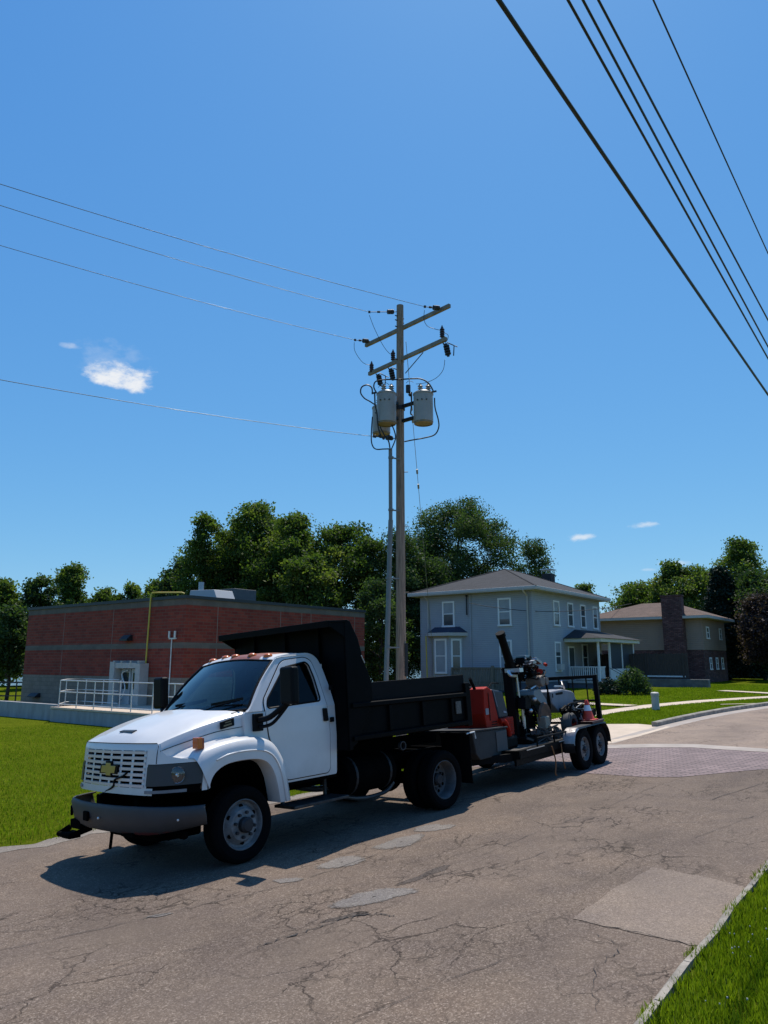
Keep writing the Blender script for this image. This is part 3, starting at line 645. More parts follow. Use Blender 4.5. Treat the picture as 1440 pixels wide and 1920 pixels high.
# bay window
bay=[(-7.15,0),(-6.62,-.62),(-5.42,-.62),(-4.80,0)]
mb=MB(); mb.prism(bay,.5,3.45,ax='z'); mb.build('bay_wall',M['sidegrey'],gh)
mb=MB(); o2=[(-7.5,0),(-6.75,-.95),(-5.3,-.95),(-4.42,0)]; mb.prism(o2,3.42,3.62,ax='z'); mb.build('bay_fascia',M['fasc'],gh)
mb=MB(); mb.add([(x,y,3.625) for x,y in o2]+[(-6.9,0,4.0),(-5.0,0,4.0)],[(0,1,4),(1,2,5,4),(2,3,5),(0,4,5,3),(3,2,1,0)]); mb.build('bay_roof',mat('navy_shingles',(.03,.035,.06),.9,var=.2),gh)
window(gh,'L',-6.5,-5.6,1.12,3.25,off=-.62,blind=.97,fr=.12)
# canted window: built flat then turned
ca=MB(); p0=Vector((-5.42,-.62,0));p1=Vector((-4.80,0,0)); dd=(p1-p0).normalized(); nn=Vector((dd.y,-dd.x,0)); L_=(p1-p0).length
rt=Matrix.Rotation(math.atan2(dd.y,dd.x),3,'Z')
for u0,u1,z0,z1 in((.10,.21,1.12,3.25),(L_-.21,L_-.10,1.12,3.25),(.21,L_-.21,3.13,3.25),(.08,L_-.08,1.09,1.22),(.21,L_-.21,2.15,2.21)):
    ca.box(p0+dd*((u0+u1)/2)+nn*.02+Vector((0,0,(z0+z1)/2)),(u1-u0,.05,z1-z0),rt)
w=ca.build('window',M['white'],gh); g=MB(); g.box(p0+dd*(L_/2)+nn*.006+Vector((0,0,2.17)),(L_-.42,.012,1.92),rt); g.build('pane',M['winglass'],w)
mb=MB(); mb.tube([(-7.0,-.75,.6),(-7.08,-.75,3.45)],.04,8); mb.build('gas_riser',M['yel'],gh)
# porch
ph=[( .0,4.75),(2.12,4.75),(2.12,11.35),(0,11.35)]
mb=MB(); mb.bb((0.01,4.7,.52),(2.2,11.4,.66)); mb.build('porch_floor',M['fasc'],gh)
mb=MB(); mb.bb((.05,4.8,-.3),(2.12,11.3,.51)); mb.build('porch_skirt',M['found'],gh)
mb=MB(); mb.bb((.01,4.45,3.05),(2.4,11.75,3.27)); mb.build('porch_fascia',M['cream'],gh,bevel=.01)
mb=MB(); mb.add([(0.02,4.3,3.28),(2.55,4.3,3.28),(2.55,11.9,3.28),(.02,11.9,3.28),(.02,6.2,3.9),(.02,10.3,3.9)],[(0,1,4),(1,2,5,4),(2,3,5),(3,2,1,0),(0,4,5,3)]); mb.build('porch_roof',M['roofgrey'],gh)
for y in(4.85,6.75,8.95,11.25):
    mb=MB(); mb.bb((2.0,y-.06,.66),(2.12,y+.06,3.05)); mb.build('porch_post',M['white'],gh,bevel=.008)
mb=MB(); mb.bb((.1,4.82,1.48),(2.0,4.88,1.54)); mb.bb((.1,4.82,.74),(2.0,4.88,.80))
for i in range(14): x=.18+i*.135; mb.bb((x,4.83,.8),(x+.05,4.87,1.48))
for i in range(6): y=5.0+i*.14; mb.bb((2.04,y,.8),(2.08,y+.05,1.48))
mb.bb((2.03,4.9,1.48),(2.09,5.85,1.54)); mb.build('porch_railing',M['white'],gh)
mb=MB(); mb.bb((2.02,6.8,.66),(2.10,11.2,1.38)); mb.build('porch_panel',M['white'],gh)
mb=MB(); mb.bb((2.05,6.81,1.385),(2.07,11.19,3.0)); mb.build('porch_screen',mat('dark_insect_screen',(.035,.04,.045),.7),gh)
mb=MB(); mb.bb((.0,5.0,.66),(.05,5.95,2.8)); mb.build('porch_door',M['white'],gh); mb=MB(); mb.bb((.055,5.1,.7),(.06,5.85,2.7)); mb.build('porch_door_opening',M['winglass'],gh)
window(gh,'R',7.3,8.25,1.2,3.0); 
mb=MB(); mb.bb((1.0,6.0,.66),(1.5,6.5,1.15)); mb.bb((.95,6.0,1.15),(1.05,6.5,1.6)); mb.build('porch_chair',M['dark'],gh)
# steps and rail down from the porch
mb=MB()
for i in range(4): mb.bb((2.2+i*.28,5.95,-.2),(2.5+i*.28,6.7,.5-i*.14))
mb.build('porch_steps',M['curb'],gh)
mb=MB(); mb.tube([(2.2,5.95,1.5),(3.3,5.95,.9),(3.3,5.95,0)],.02,6); mb.tube([(2.2,6.7,1.5),(3.3,6.7,.9),(3.3,6.7,0)],.02,6); each(mb,'hand_rail',M['dark'],gh)
# wooden deck fence in front of the bay
df=empty('deck_fence',(HX,HY,0),A37,'weathered wooden picket fence in front of the grey house','fence')
mb=MB(); M['wood']=mat('weathered_wood',(.18,.15,.11),.9,var=.25,vscale=4,stretch=(6,6,1))
for i in range(34): x=-4.9+i*.105; mb.bb((x,-1.05,.2),(x+.075,-1.02,1.42))
mb.build('picket_panel',M['wood'],df)
mb=MB(); mb.bb((-5.0,-1.1,1.42),(-1.2,-.96,1.5)); mb.bb((-5.0,-1.015,.5),(-1.2,-.97,.6)); mb.bb((-2.2,-1.2,-.1),(-2.05,-1.06,1.6)); mb.bb((-5.02,-1.1,-.1),(-4.93,-1.0,1.42)); mb.bb((-1.2,-1.1,-.1),(-1.1,-1.0,1.5)); each(mb,'fence_rail',M['wood'],df)
# ---- tan house
TX,TY=24.757,58.0
M['tan']=siding('tan_siding',(.29,.205,.15),.16)
M['stone']=brickmat('dark_red_stone',(.09,.024,.022),(.20,.09,.08),(.04,.03,.03),w=.30,h=.10,msize=.02,bump=1,var=1.0)
M['rooftan']=shingle('brown_shingles',(.10,.062,.045),(.14,.09,.065))
th=empty('tan_house',(TX,TY,0),A37,'tan two-storey house with red stone chimney and brown roof','house')
Wt,Lt=9.3,7.45
mb=MB(); mb.bb((-Wt,0,2.72),(0,Lt,5.14)); mb.build('wall',M['tan'],th)
mb=MB(); mb.bb((-Wt+.03,.03,-.4),(-.03,Lt-.03,2.72)); mb.build('stone_wall',M['stone'],th,label='dark red stone lower storey')
et=.7
mb=MB(); mb.bb((-Wt-et,-et,5.14),(et,Lt+et,5.34)); mb.build('fascia',M['fasc'],th)
rp=[(-Wt-et,-et,5.35),(et,-et,5.35),(et,Lt+et,5.35),(-Wt-et,Lt+et,5.35),(-Wt+3.6,Lt/2,6.75),(-3.2,Lt/2,6.75)]
mb=MB(); mb.add(rp,[(0,1,5,4),(1,2,5),(2,3,4,5),(3,0,4),(3,2,1,0)]); mb.build('roof',M['rooftan'],th)
mb=MB(); mb.bb((-2.75,-.75,-.3),(-1.2,-.02,6.9)); mb.bb((-2.8,-.8,6.9),(-1.15,.0,7.0)); mb.build('chimney',M['stone'],th)
window(th,'R',1.25,2.1,3.6,4.55); window(th,'R',5.4,6.15,3.6,4.55); window(th,'R',1.5,2.2,1.2,2.15); window(th,'R',3.5,4.2,1.2,2.15); window(th,'R',5.3,6.0,1.2,2.15)
for x in (.0,): mb=MB(); mb.bb((-.05,-.03,2.7),(.03,.05,5.14)); mb.build('corner_board',M['tan'],th)
# fence and low wall in front of it
M['brownfence']=mat('dark_brown_boards',(.055,.042,.036),.85,var=.3,vscale=3,stretch=(6,6,.6))
fn=empty('board_fence',(17.4,50.5,0),A37,'dark brown board fence in front of the tan house','fence')
mb=MB()
for i in range(62): x=-7.0+i*.16; mb.bb((x,0,.75),(x+.145,.03,2.35+.03*math.sin(i*2.1)))
mb.build('board_panel',M['brownfence'],fn)
mb=MB()
for i in range(5): x=-7.0+i*2.4; mb.bb((x-.06,-.06,.2),(x+.06,-.005,2.4))
each(mb,'post',M['brownfence'],fn)
mb=MB(); mb.bb((-7,-.04,.84),(-2.6,-.005,.93)); mb.bb((-1.9,-.04,.84),(2.7,-.005,.93)); each(mb,'bottom_rail',M['white'],fn)
rw=MB(); rw.bb((-7.2,-.55,-.3),(4.2,-.1,.72)); o=rw.build('garden_wall',mat('grey_timber_wall',(.14,.135,.125),.9,var=.3,vscale=2),empty('garden_wall',(17.4,50.5,0),A37,'low grey wall below the brown board fence','wall'),bevel=.02)
# dark house glimpsed at the far right under the trees
dh=empty('dark_house',(38,74,0),A37,'dark low house half hidden in tree shade at far right','house')
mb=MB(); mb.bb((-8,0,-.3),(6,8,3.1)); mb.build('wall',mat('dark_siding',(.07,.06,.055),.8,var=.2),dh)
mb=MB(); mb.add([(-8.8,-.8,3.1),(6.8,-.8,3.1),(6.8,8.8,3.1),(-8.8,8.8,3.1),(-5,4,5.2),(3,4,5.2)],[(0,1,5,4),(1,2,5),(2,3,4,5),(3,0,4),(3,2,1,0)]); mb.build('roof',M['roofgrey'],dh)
window(dh,'L',-5,-3.8,1,2.3); window(dh,'L',-.5,.7,1,2.3)
# ---- white pedestal on the grass strip
p=g3(9.76,27.3); pe=empty('utility_pedestal',p,R(10),'short grey-white utility pedestal standing on the grass strip','pedestal')
mb=MB(); mb.lathe([(.13,-.05),(.135,.05),(.125,.52),(.12,.60),(0,.62)],(0,0,0),(0,0,1),16); mb.build('post',mat('pedestal_plastic',(.46,.42,.36),.6,var=.08),pe,smooth=40)
mb=MB(); mb.lathe([(.14,.50),(.145,.52),(.145,.60),(.10,.635),(0,.64)],(0,0,0),(0,0,1),16); mb.build('cap',mat('pedestal_cap',(.42,.39,.34),.6),pe,smooth=40)
# ================================================================= TREES
M['bark']=mat('tree_bark',(.055,.042,.032),.95,var=.3,vscale=3)
M['leafA']=leafmat('leaf_mid_green',[(.040,.066,.018),(.074,.110,.026),(.118,.155,.038),(.19,.205,.06)],.5)
M['leafB']=leafmat('leaf_deep_green',[(.028,.048,.018),(.045,.075,.026),(.070,.105,.036),(.11,.14,.055)],.4)
M['leafC']=leafmat('leaf_spruce',[(.008,.018,.012),(.014,.030,.018),(.022,.042,.024)],.12)
M['leafP']=leafmat('leaf_purple_plum',[(.03,.018,.018),(.055,.034,.034),(.10,.07,.068)],.3)
def tree(name,px,top,hw,Y,mt,label,shape='round',dens=1.0,leaf=.30,seed=1,z0=None,trunk=.25,depth=1.0,low=.25,cat='tree'):
    r_=np.random.default_rng(seed); X=(px-720)/1408*Y; zt=at(px,top,Y).z; rad=hw/1408*Y*1.0
    g0=G(X,Y) if Y<76 else -.9
    if z0 is not None: g0=z0
    Ht=zt-g0; root=empty(name,(X,Y,g0),0,label,cat)
    # crown blobs
    blobs=[]
    if shape=='round':
        nb=int(15+rad*2.6)
        for i in range(nb):
            k=(i+.5)/nb; zz=low*Ht+(Ht-low*Ht)*k**.85; prof=math.sin(math.pi*min(.94,max(.12,(k*.86+.1))))**.6
            a=i*2.4+r_.uniform(-.4,.4); rr=rad*prof*r_.uniform(.15,.82)*(.35 if k>.93 else 1); br=rad*r_.uniform(.22,.42)*(.75 if k>.8 else 1)
            blobs.append((rr*math.cos(a),rr*math.sin(a)*depth,min(zz,Ht-br*.85),br))
    elif shape=='spread':
        nb=int(12+rad*1.8)
        for i in range(nb):
            k=(i+.5)/nb; zz=Ht*(low+(.96-low)*k**.7); prof=(.55+.45*math.sin(math.pi*min(1,k*1.05)))*(1-.55*max(0,k-.75)/.25)
            a=i*2.4+r_.uniform(-.5,.5); rr=rad*prof*r_.uniform(.35,.92); br=rad*r_.uniform(.26,.38)
            blobs.append((rr*math.cos(a),rr*math.sin(a)*depth,min(zz,Ht-br*.8),br))
    elif shape=='spruce':
        nb=26
        for i in range(nb):
            k=i/nb; zz=Ht*(.10+.88*k); R_=rad*(1-k)*1.0+.12
            for j in range(int(5+7*(1-k))):
                a=r_.uniform(0,6.28); blobs.append((R_*.72*math.cos(a),R_*.72*math.sin(a),zz-R_*.18,R_*.30+.12))
    V=[];T=[]
    for (bx,by,bz_,br) in blobs:
        bt=r_.normal(0,.14)
        nc=max(3,int(dens*17*(br**1.5)+7)) if shape!='spruce' else max(2,int(dens*3))
        for _ in range(nc):
            d=r_.normal(size=3); d/=np.linalg.norm(d); d[2]=d[2]*.85+.12
            c=np.array([bx,by,bz_])+d*br*r_.uniform(.40,1.28); cs=r_.uniform(.26,.52)*min(1.3,.55+br*.3)
            nl=int(48*dens*r_.uniform(.6,1.3)); L=c+r_.normal(size=(nl,3))*np.array([cs,cs,cs*.6]); 
            a=r_.normal(size=(nl,3)); a/=np.linalg.norm(a,axis=1)[:,None]; b=r_.normal(size=(nl,3)); b-=a*(a*b).sum(1)[:,None]; b/=np.linalg.norm(b,axis=1)[:,None]
            s=leaf*.80*r_.uniform(.55,1.15,(nl,1)); a*=s*.5; b*=s*.34
            Q=np.stack([L-a,L+b*.9,L+a,L-b],1); V.append(Q.reshape(-1,3)); T.append(np.repeat(np.clip(bt+r_.normal(.45,.17)+r_.normal(0,.12,nl),0,1),4))
    V=np.concatenate(V);T=np.concatenate(T); V[:,2]=np.maximum(V[:,2],.15)
    fastmesh('crown',V,None,4,mt,T,parent=root)
    # trunk and limbs
    tb=MB(); tr=trunk*(Ht/12)**.8; fork=Ht*max(.18,low*.9)
    tb.tube(smoothpts([(0,0,-.3),(r_.uniform(-.1,.1),0,fork*.5),(0,r_.uniform(-.15,.15),fork),(r_.uniform(-.4,.4),0,Ht*.62),(0,0,Ht*.86)],4),tr,8,tr*.18)
    if shape!='spruce':
        for (bx,by,bz_,br) in blobs:
            zs=max(fork*.8,min(bz_-br*.4-math.hypot(bx,by)*.45,Ht*.8)); k=1-zs/Ht
            mid=(bx*.45+r_.uniform(-.25,.25),by*.45+r_.uniform(-.25,.25),lerp(zs,bz_,.62))
            tb.tube(smoothpts([(0,0,zs),mid,(bx,by,bz_)],4),tr*.42*k+.02,5,.02)
            for _ in range(4):
                d=r_.normal(size=3); d/=np.linalg.norm(d); d[2]=abs(d[2])
                tb.tube([(bx,by,bz_),(bx+d[0]*br*.9,by+d[1]*br*.9,bz_+d[2]*br*.8)],.03,4,.01)
    tb.build('trunk',M['bark'],root,smooth=60,fix=False)
    return root
TR='tree'
# big group behind the brick building
tree('broadleaf_tree',372,966,58,62,M['leafA'],'leafy tree at left end of the tall group above the brick building roof','round',1.0,.34,11,low=.25)
tree('broadleaf_tree',478,950,96,64,M['leafA'],'tallest broad green tree behind the brick building','round',1.0,.36,12,low=.2)
tree('broadleaf_tree',548,968,78,60,M['leafA'],'green tree just right of the tallest one behind the brick building','round',1.0,.34,33,low=.2)
tree('broadleaf_tree',632,990,82,61,M['leafA'],'yellow-green rounded tree behind the right end of the brick building','round',1.05,.34,13,low=.12)
tree('broadleaf_tree',430,1010,90,68,M['leafA'],'lower leafy tree filling in behind the tallest ones','round',1.0,.36,14,low=.1)
tree('broadleaf_tree',575,1045,80,56,M['leafA'],'low bushy tree directly behind the brick building roof','round',1.0,.34,15,low=.08)
tree('broadleaf_tree',335,1050,52,70,M['leafB'],'small dark tree just left of the tall group','round',.9,.38,16,low=.1)
tree('broadleaf_tree',238,1098,52,80,M['leafA'],'low distant tree peeping over the brick building roof','round',.9,.42,17,low=.1)
tree('broadleaf_tree',122,1062,58,74,M['leafA'],'medium tree above the left end of the brick building','round',.95,.40,18,low=.15)
tree('broadleaf_tree',62,1082,44,68,M['leafB'],'dark leafy tree beside the brick building left corner','round',1.0,.38,19,low=.15)
tree('broadleaf_tree',-5,1090,48,58,M['leafA'],'green tree cut by the left edge of the photo','round',1.0,.36,20,low=.12)
tree('broadleaf_tree',18,1140,36,46,M['leafB'],'shaded tree with low boughs at the left edge in front of the lake','round',1.0,.30,21,low=.30)
tree('broadleaf_tree',183,1108,46,78,M['leafA'],'low tree left of the gas pipe above the brick building','round',1.0,.38,43,low=.08)
tree('broadleaf_tree',286,1092,42,74,M['leafA'],'low tree right of the gas pipe above the brick building','round',1.0,.38,44,low=.08)
tree('broadleaf_tree',690,1012,56,58,M['leafA'],'green tree at the right corner of the brick building','round',1.0,.32,45,low=.04)
# dark locust trees behind pole and grey house
tree('locust_tree',742,1000,74,58,M['leafB'],'dark feathery tree directly behind the utility pole','spread',1.2,.26,22,low=.05)
tree('locust_tree',868,946,104,66,M['leafB'],'tallest dark spreading tree above the grey house','spread',1.35,.27,23,low=.2)
tree('locust_tree',800,1050,80,60,M['leafB'],'low dark tree filling behind the left side of the grey house','spread',1.3,.26,24,low=.05)
tree('locust_tree',712,1090,50,50,M['leafB'],'low dark bushy tree between brick building and grey house','spread',1.2,.26,25,low=.04)
tree('locust_tree',1010,1010,48,70,M['leafB'],'small airy tree above the grey house chimney','spread',.85,.27,26,low=.35)
tree('broadleaf_tree',1105,1096,28,92,M['leafA'],'distant tree top beyond the right corner of the grey house','round',.8,.40,27,low=.2)
# right hand group
tree('broadleaf_tree',1330,1070,62,84,M['leafA'],'leafy tree between the stone chimney and the spruce','round',1.0,.38,41,low=.1)
tree('broadleaf_tree',558,1000,60,70,M['leafA'],'tree filling the gap right of the tallest tree behind the brick building','round',1.0,.34,42,low=.1)
tree('broadleaf_tree',1205,1098,66,84,M['leafA'],'feathery green tree at left of the tan house roof','round',1.0,.40,28,low=.15)
tree('broadleaf_tree',1272,1058,66,80,M['leafA'],'green tree rising behind the red stone chimney','round',1.05,.40,29,low=.15)
tree('broadleaf_tree',1405,1012,64,78,M['leafA'],'tallest tree at the right side behind the spruce','round',.9,.38,30,low=.2)
tree('broadleaf_tree',1432,1075,60,66,M['leafB'],'dark tree cut by the right edge of the photo','round',1.0,.38,31,low=.1)
tree('spruce_tree',1366,1062,60,68,M['leafC'],'dark blue-green spruce beside the tan house','spruce',2.2,.34,32)
tree('plum_tree',1444,1118,62,60,M['leafP'],'purple-leaved tree at the right edge of the photo','round',1.3,.28,34,low=.25)
tree('broadleaf_tree',1175,1165,40,90,M['leafA'],'low distant tree between the grey house and the tan house','round',.9,.42,35,low=.05)
# far wooded shore across the lake
fs_rng=np.random.default_rng(3)
V=[];T=[]
for _ in range(5200):
    X=fs_rng.uniform(-420,420); Yy=fs_rng.uniform(520,560); h=14+4*math.sin(X*.05)+3*math.sin(X*.17+1); c=np.array([X,Yy,fs_rng.uniform(0,1)**.7*h-1])
    L=c+fs_rng.normal(size=(4,3))*1.8; a=fs_rng.normal(size=(4,3))*1.3; b=fs_rng.normal(size=(4,3))*1.3
    V.append(np.stack([L-a,L+b,L+a,L-b],1).reshape(-1,3)); T.append(np.repeat(fs_rng.uniform(0,1),16))
fastmesh('far_wood',np.concatenate(V),None,4,M['leafB'],np.concatenate(T),'far wooded shore beyond the lake','wood','stuff')
# shrub by the porch
def shrub(x,y,r,h,label,seed,mt,leaf=.12,n=2600):
    r_=np.random.default_rng(seed); root=empty('shrub',(x,y,G(x,y)),0,label,'shrub')
    V=[];T=[]
    for _ in range(n//26):
        a=r_.uniform(0,6.28); rr=r*r_.uniform(0,1)**.5; zz=h*(1-(rr/r)**2*.7)*r_.uniform(.25,1); c=np.array([rr*math.cos(a),rr*math.sin(a),zz])
        L=c+r_.normal(size=(26,3))*.10; a_=r_.normal(size=(26,3)); a_/=np.linalg.norm(a_,axis=1)[:,None]; b=r_.normal(size=(26,3)); b/=np.linalg.norm(b,axis=1)[:,None]
        V.append(np.stack([L-a_*leaf*.5,L+b*leaf*.35,L+a_*leaf*.5,L-b*leaf*.35],1).reshape(-1,3)); T.append(np.repeat(np.clip(r_.normal(.5,.2),0,1),104))
    V=np.concatenate(V); V[:,2]=np.maximum(V[:,2],.03); fastmesh('foliage',V,None,4,mt,np.concatenate(T),parent=root)
    tb=MB()
    for k in range(6): a=k*1.05; tb.tube([(0,0,-.05),(r*.3*math.cos(a),r*.3*math.sin(a),h*.4),(r*.6*math.cos(a),r*.6*math.sin(a),h*.75)],.02,5,.008)
    tb.build('stem',M['bark'],root,fix=False)
shrub(12.55,38.2,.78,1.35,'dark green rounded shrub in front of the white porch',51,M['leafB'],n=5200)
shrub(11.4,38.6,.6,.7,'low shaded shrub left of the rounded porch shrub',52,M['leafC'])
shrub(-19.4,38.3,.5,.5,'small dark plant by the left end of the brick building',53,M['leafB'])
# low dock railing seen at the left edge before the lake
dk=empty('dock_railing',(-22,42,-.75),R(5),'dark low railing by the lake at the left edge','railing')
mb=MB()
for i in range(6): mb.bb((-5+i*1.3,-.03,0),(-4.94+i*1.3,.03,1.5))
each(mb,'post',M['dark'],dk); mb=MB(); mb.bb((-5.2,-.05,1.42),(2.2,.05,1.5)); mb.bb((-5.2,-.03,.7),(2.2,.03,.76)); each(mb,'rail',M['dark'],dk)
mb=MB(); mb.bb((-5.4,-.4,-.4),(2.0,.4,.45)); mb.build('deck_edge',M['brownfence'],dk)
# ================================================================= UTILITY POLE
M['pole']=mat('weathered_pole_wood',(.27,.19,.14),.9,var=.4,vscale=3,stretch=(9,9,.5),bump=.35,bscale=14)
M['arm']=mat('crossarm_wood',(.25,.21,.165),.85,var=.25,vscale=3,bump=.2)
M['can']=mat('transformer_grey_paint',(.34,.31,.28),.5,var=.08,vscale=3,coat=.15)
M['canbot']=mat('bounce_tan_base',(.26,.20,.13),.7,var=.2,vscale=5)  # tan stands for light reflected up onto the can undersides
M['ins']=mat('brown_porcelain',(.05,.03,.025),.25)
M['insg']=mat('grey_polymer',(.035,.037,.04),.65)
M['wire']=mat('black_cable',(.02,.022,.025),.5)
M['wirel']=mat('bare_conductor',(.20,.22,.24),.4,.7)
M['pvc']=mat('grey_conduit',(.16,.17,.17),.55,var=.08)
PX,PY=.50,22.0; pg=G(PX,PY)
up=empty('utility_pole',(PX,PY,0),0,'tall weathered wooden utility pole with two crossarms and three transformers','utility pole')
def L3(v): v=Vector(v); return (v.x-PX,v.y-PY,v.z)
def PT(cx,cy,Y): return L3(at(630+cx/6,550+cy/6,Y))      # a point measured on the pole top at distance Y
mb=MB(); mb.tube([(0,0,pg-.5),(.0,0,3),(.0,0,8),(.018,0,13.15)],.163,20,.112); mb.build('pole_shaft',M['pole'],up,smooth=50)
dirA=Vector((2.43,-2.68,0)).normalized(); nA=Vector((-dirA.y,dirA.x,0))   # along the arms / out towards the back
nF=-nA                                                          # the side the line wires leave from
def arm(zc,p0,p1):
    a=MB(); A=Vector(L3(p0)); B=Vector(L3(p1)); A.z=B.z=zc; sh=nF*.0
    a.bar(A+sh,B+sh,.095,.12); return a.build('crossarm',M['arm'],up,bevel=.008)
arm(12.38,(-.62,23.36,0),(1.98,20.49,0)); arm(11.27,(-.50,23.15,0),(1.85,20.40,0))
mb=MB()
mb.bar(PT(980,665,20.9),PT(780,900,21.9),.03,.008); mb.build('arm_brace',M['dark'],up)
mb=MB()
for z in(12.38,11.27,12.75,12.6): mb.cyl(Vector((0,0,z))-dirA*0+nA*.19,Vector((0,0,z))-nA*.19,.018,n=8)
for z in (7.6,5.9,3.9,1.9): mb.cyl((.1,0,z),(.24,-.02,z),.012,n=6)
each(mb,'bolt',M['dark'],up)
# dead-end insulators at the upper arm ends and pole
def deadend(p_arm,p_wire,name='strain_insulator'):
    A=Vector(p_arm);B=Vector(p_wire); d=(B-A); L=d.length; d.normalize(); m=MB(); m.tube([A,B],.012,6)
    for k in range(4): c=A+d*(.12+.055*k); m.cyl(c,c+d*.030,.075,n=10)
    for k in range(2): c=A+d*(L*.62+.05*k); m.cyl(c,c+d*.03,.035,n=8)
    m.box(B,(.07,.05,.06)); o=m.build(name,M['insg'],up); return B
WD=Vector((-.745,-.667,-.05)).normalized()
eL=deadend(PT(385,540,23.2),PT(215,525,22.75)); eR=deadend(PT(1190,170,20.7),PT(1000,150,20.35)); eM=deadend(PT(680,208,21.9),PT(375,210,21.5)); eN=deadend(PT(665,1632,21.9),PT(425,1610,21.5))
# insulators standing on the lower arm (cut-outs and arresters)
def stack(p,h=.34,r=.078,mt='ins'):
    m=MB(); p=Vector(p); m.cyl(p,p+Vector((0,0,h)),r*.5,n=8)
    for k in range(4): m.cyl(p+Vector((0,0,.04+k*.07)),p+Vector((0,0,.075+k*.07)),r,r*.8,n=12)
    m.cyl(p+Vector((0,0,h)),p+Vector((0,0,h+.05)),.02,n=6); m.build('pin_insulator',M[mt],up,smooth=40); return p+Vector((0,0,h+.05))
i1=stack(PT(400,890,23.0)); i2=stack(PT(642,760,22.3)); i3=stack(PT(1195,500,20.5))
def cutout(p,s=1):
    m=MB(); p=Vector(p); m.tube([p,p+Vector((.06,0,-.12)),p+Vector((.10,0,-.2))],.02,6); q=p+Vector((.10,0,-.12))
    m.cyl(q+Vector((-.02,0,.10)),q+Vector((.05,0,-.30)),.045,n=10)
    for k in range(4): c=q+Vector((-.01+.015*k,0,.04-.08*k)); m.cyl(c,c+Vector((.008,0,-.04)),.092,n=12)
    m.tube([q+Vector((.02,-.02,.13)),q+Vector((.22,-.05,.02)),q+Vector((.20,-.05,-.30))],.017,6); m.tube([q+Vector((.22,-.05,.02)),q+Vector((.32,-.05,-.02))],.014,6)
    m.build('fuse_cutout',M['dark'],up,smooth=50); return q+Vector((.18,-.05,-.40))
k1=cutout(PT(450,905,23.0)); k2=cutout(PT(590,840,22.5)); k3=cutout(PT(1205,560,20.5))
# transformer cans
def can(cx,cy0,cy1,Y,w,nb=2):
    c0=Vector(PT(cx,cy0,Y)); c1=Vector(PT(cx,cy1,Y)); zt,zb=c0.z,c1.z; c=Vector(((c0.x+c1.x)/2,Y-PY,0)); r=w/2
    root=empty('transformer',(c.x,c.y,zb),0,parent=up)
    h=zt-zb; m=MB(); m.lathe([(r*.93,.05),(r,.05),(r,h-.03),(r*1.05,h-.03),(r*1.05,h+.01),(r*.9,h+.05),(0,h+.075)],(0,0,0),(0,0,1),28)
    m.build('tank',M['can'],root,smooth=35); m=MB(); m.lathe([(0,.03),(r*.90,.03),(r*.90,.0),(r*.95,.0),(r*.95,.055)],(0,0,0),(0,0,1),28); m.build('tank_base',M['canbot'],root,smooth=35)
    m=MB()
    for a in((2.2,.0) if nb==2 else (2.2,)):
        bx,by=r*.5*math.cos(a),-r*.3
        m.cyl((bx,by,h+.05),(bx,by,h+.30),.06,.035,n=10)
        for k in range(3): m.cyl((bx,by,h+.08+k*.07),(bx,by,h+.105+k*.07),.085,.06,n=12)
    each(m,'bushing',M['can'],root,smooth=40)
    m=MB()
    for k in range(3): a=-2.2+k*.45; m.cyl((r*.95*math.cos(a),r*.95*math.sin(a),h*.72),(r*1.12*math.cos(a),r*1.12*math.sin(a),h*.72),.022,n=8)
    each(m,'terminal_lug',M['insg'],root)
    return Vector((c.x,c.y,0)),zb,zt,r
cR=can(982,1135,1470,21.35,.60); cF=can(568,1135,1475,21.6,.60); cB=can(510,1290,1590,22.55,.58,1)
mb=MB()
for z0,(c,zb,zt,r) in ((.8,cR),(.3,cR),(.8,cF),(.3,cF),(.8,cB),(.3,cB)):
    z=lerp(zb,zt,z0); d=Vector((c.x,c.y,0)).normalized(); mb.bar(Vector((d.x*.12,d.y*.12,z)),Vector((c.x-d.x*r,c.y-d.y*r,z)),.10,.09)
mb.cyl((0,0,8.9+.7),(0,0,9.02+.7),.16,n=16); each(mb,'mounting_bracket',M['dark'],up)
# jumpers and secondary cables
def jump(pts,r=.010,name='jumper_wire',mt='wire',n=6):
    m=MB(); m.tube(smoothpts(pts,7),r,n); return m.build(name,M[mt],up,smooth=60)
J=lambda l,Y0,Y1: [PT(x,y,lerp(Y0,Y1,i/(len(l)-1))) for i,(x,y) in enumerate(l)]
jump(J([(375,245),(430,390),(520,570),(590,665),(645,700)],21.5,22.3),.008)
jump(J([(205,550),(210,640),(260,730),(320,790),(400,810)],22.7,23.0),.008)
jump(J([(995,190),(990,290),(1025,365),(1110,400),(1195,420)],20.4,20.5),.008)
jump(J([(1215,440),(1260,470),(1255,520),(1225,560)],20.5,20.5),.008)
jump(J([(1225,745),(1205,860),(1130,950),(1010,1005),(900,1020)],20.5,21.3),.008)
jump(J([(450,1110),(425,1050),(450,990),(560,970),(700,970),(860,960),(960,965),(1040,1010),(1085,1080),(1095,1110)],21.4,21.1),.022)
jump(J([(410,1125),(400,1060),(350,1030),(290,1055),(278,1120),(320,1180),(380,1215),(440,1255)],21.4,21.4),.022)
jump(J([(435,1110),(440,1250),(460,1350),(470,1480),(500,1590),(540,1640)],21.3,21.5),.024)
jump(J([(1108,1175),(1115,1290),(1150,1420),(1155,1510),(1110,1590),(1000,1625),(860,1650),(770,1668)],21.1,21.7),.020)
jump(J([(410,1390),(400,1520),(398,1660),(420,1730),(460,1755),(530,1752),(595,1750)],22.2,21.6),.020)
jump(J([(495,1500),(540,1590),(590,1660),(608,1750)],21.6,21.6),.022)
jump(J([(628,1480),(660,1560),(668,1640),(625,1750)],21.7,21.6),.020)
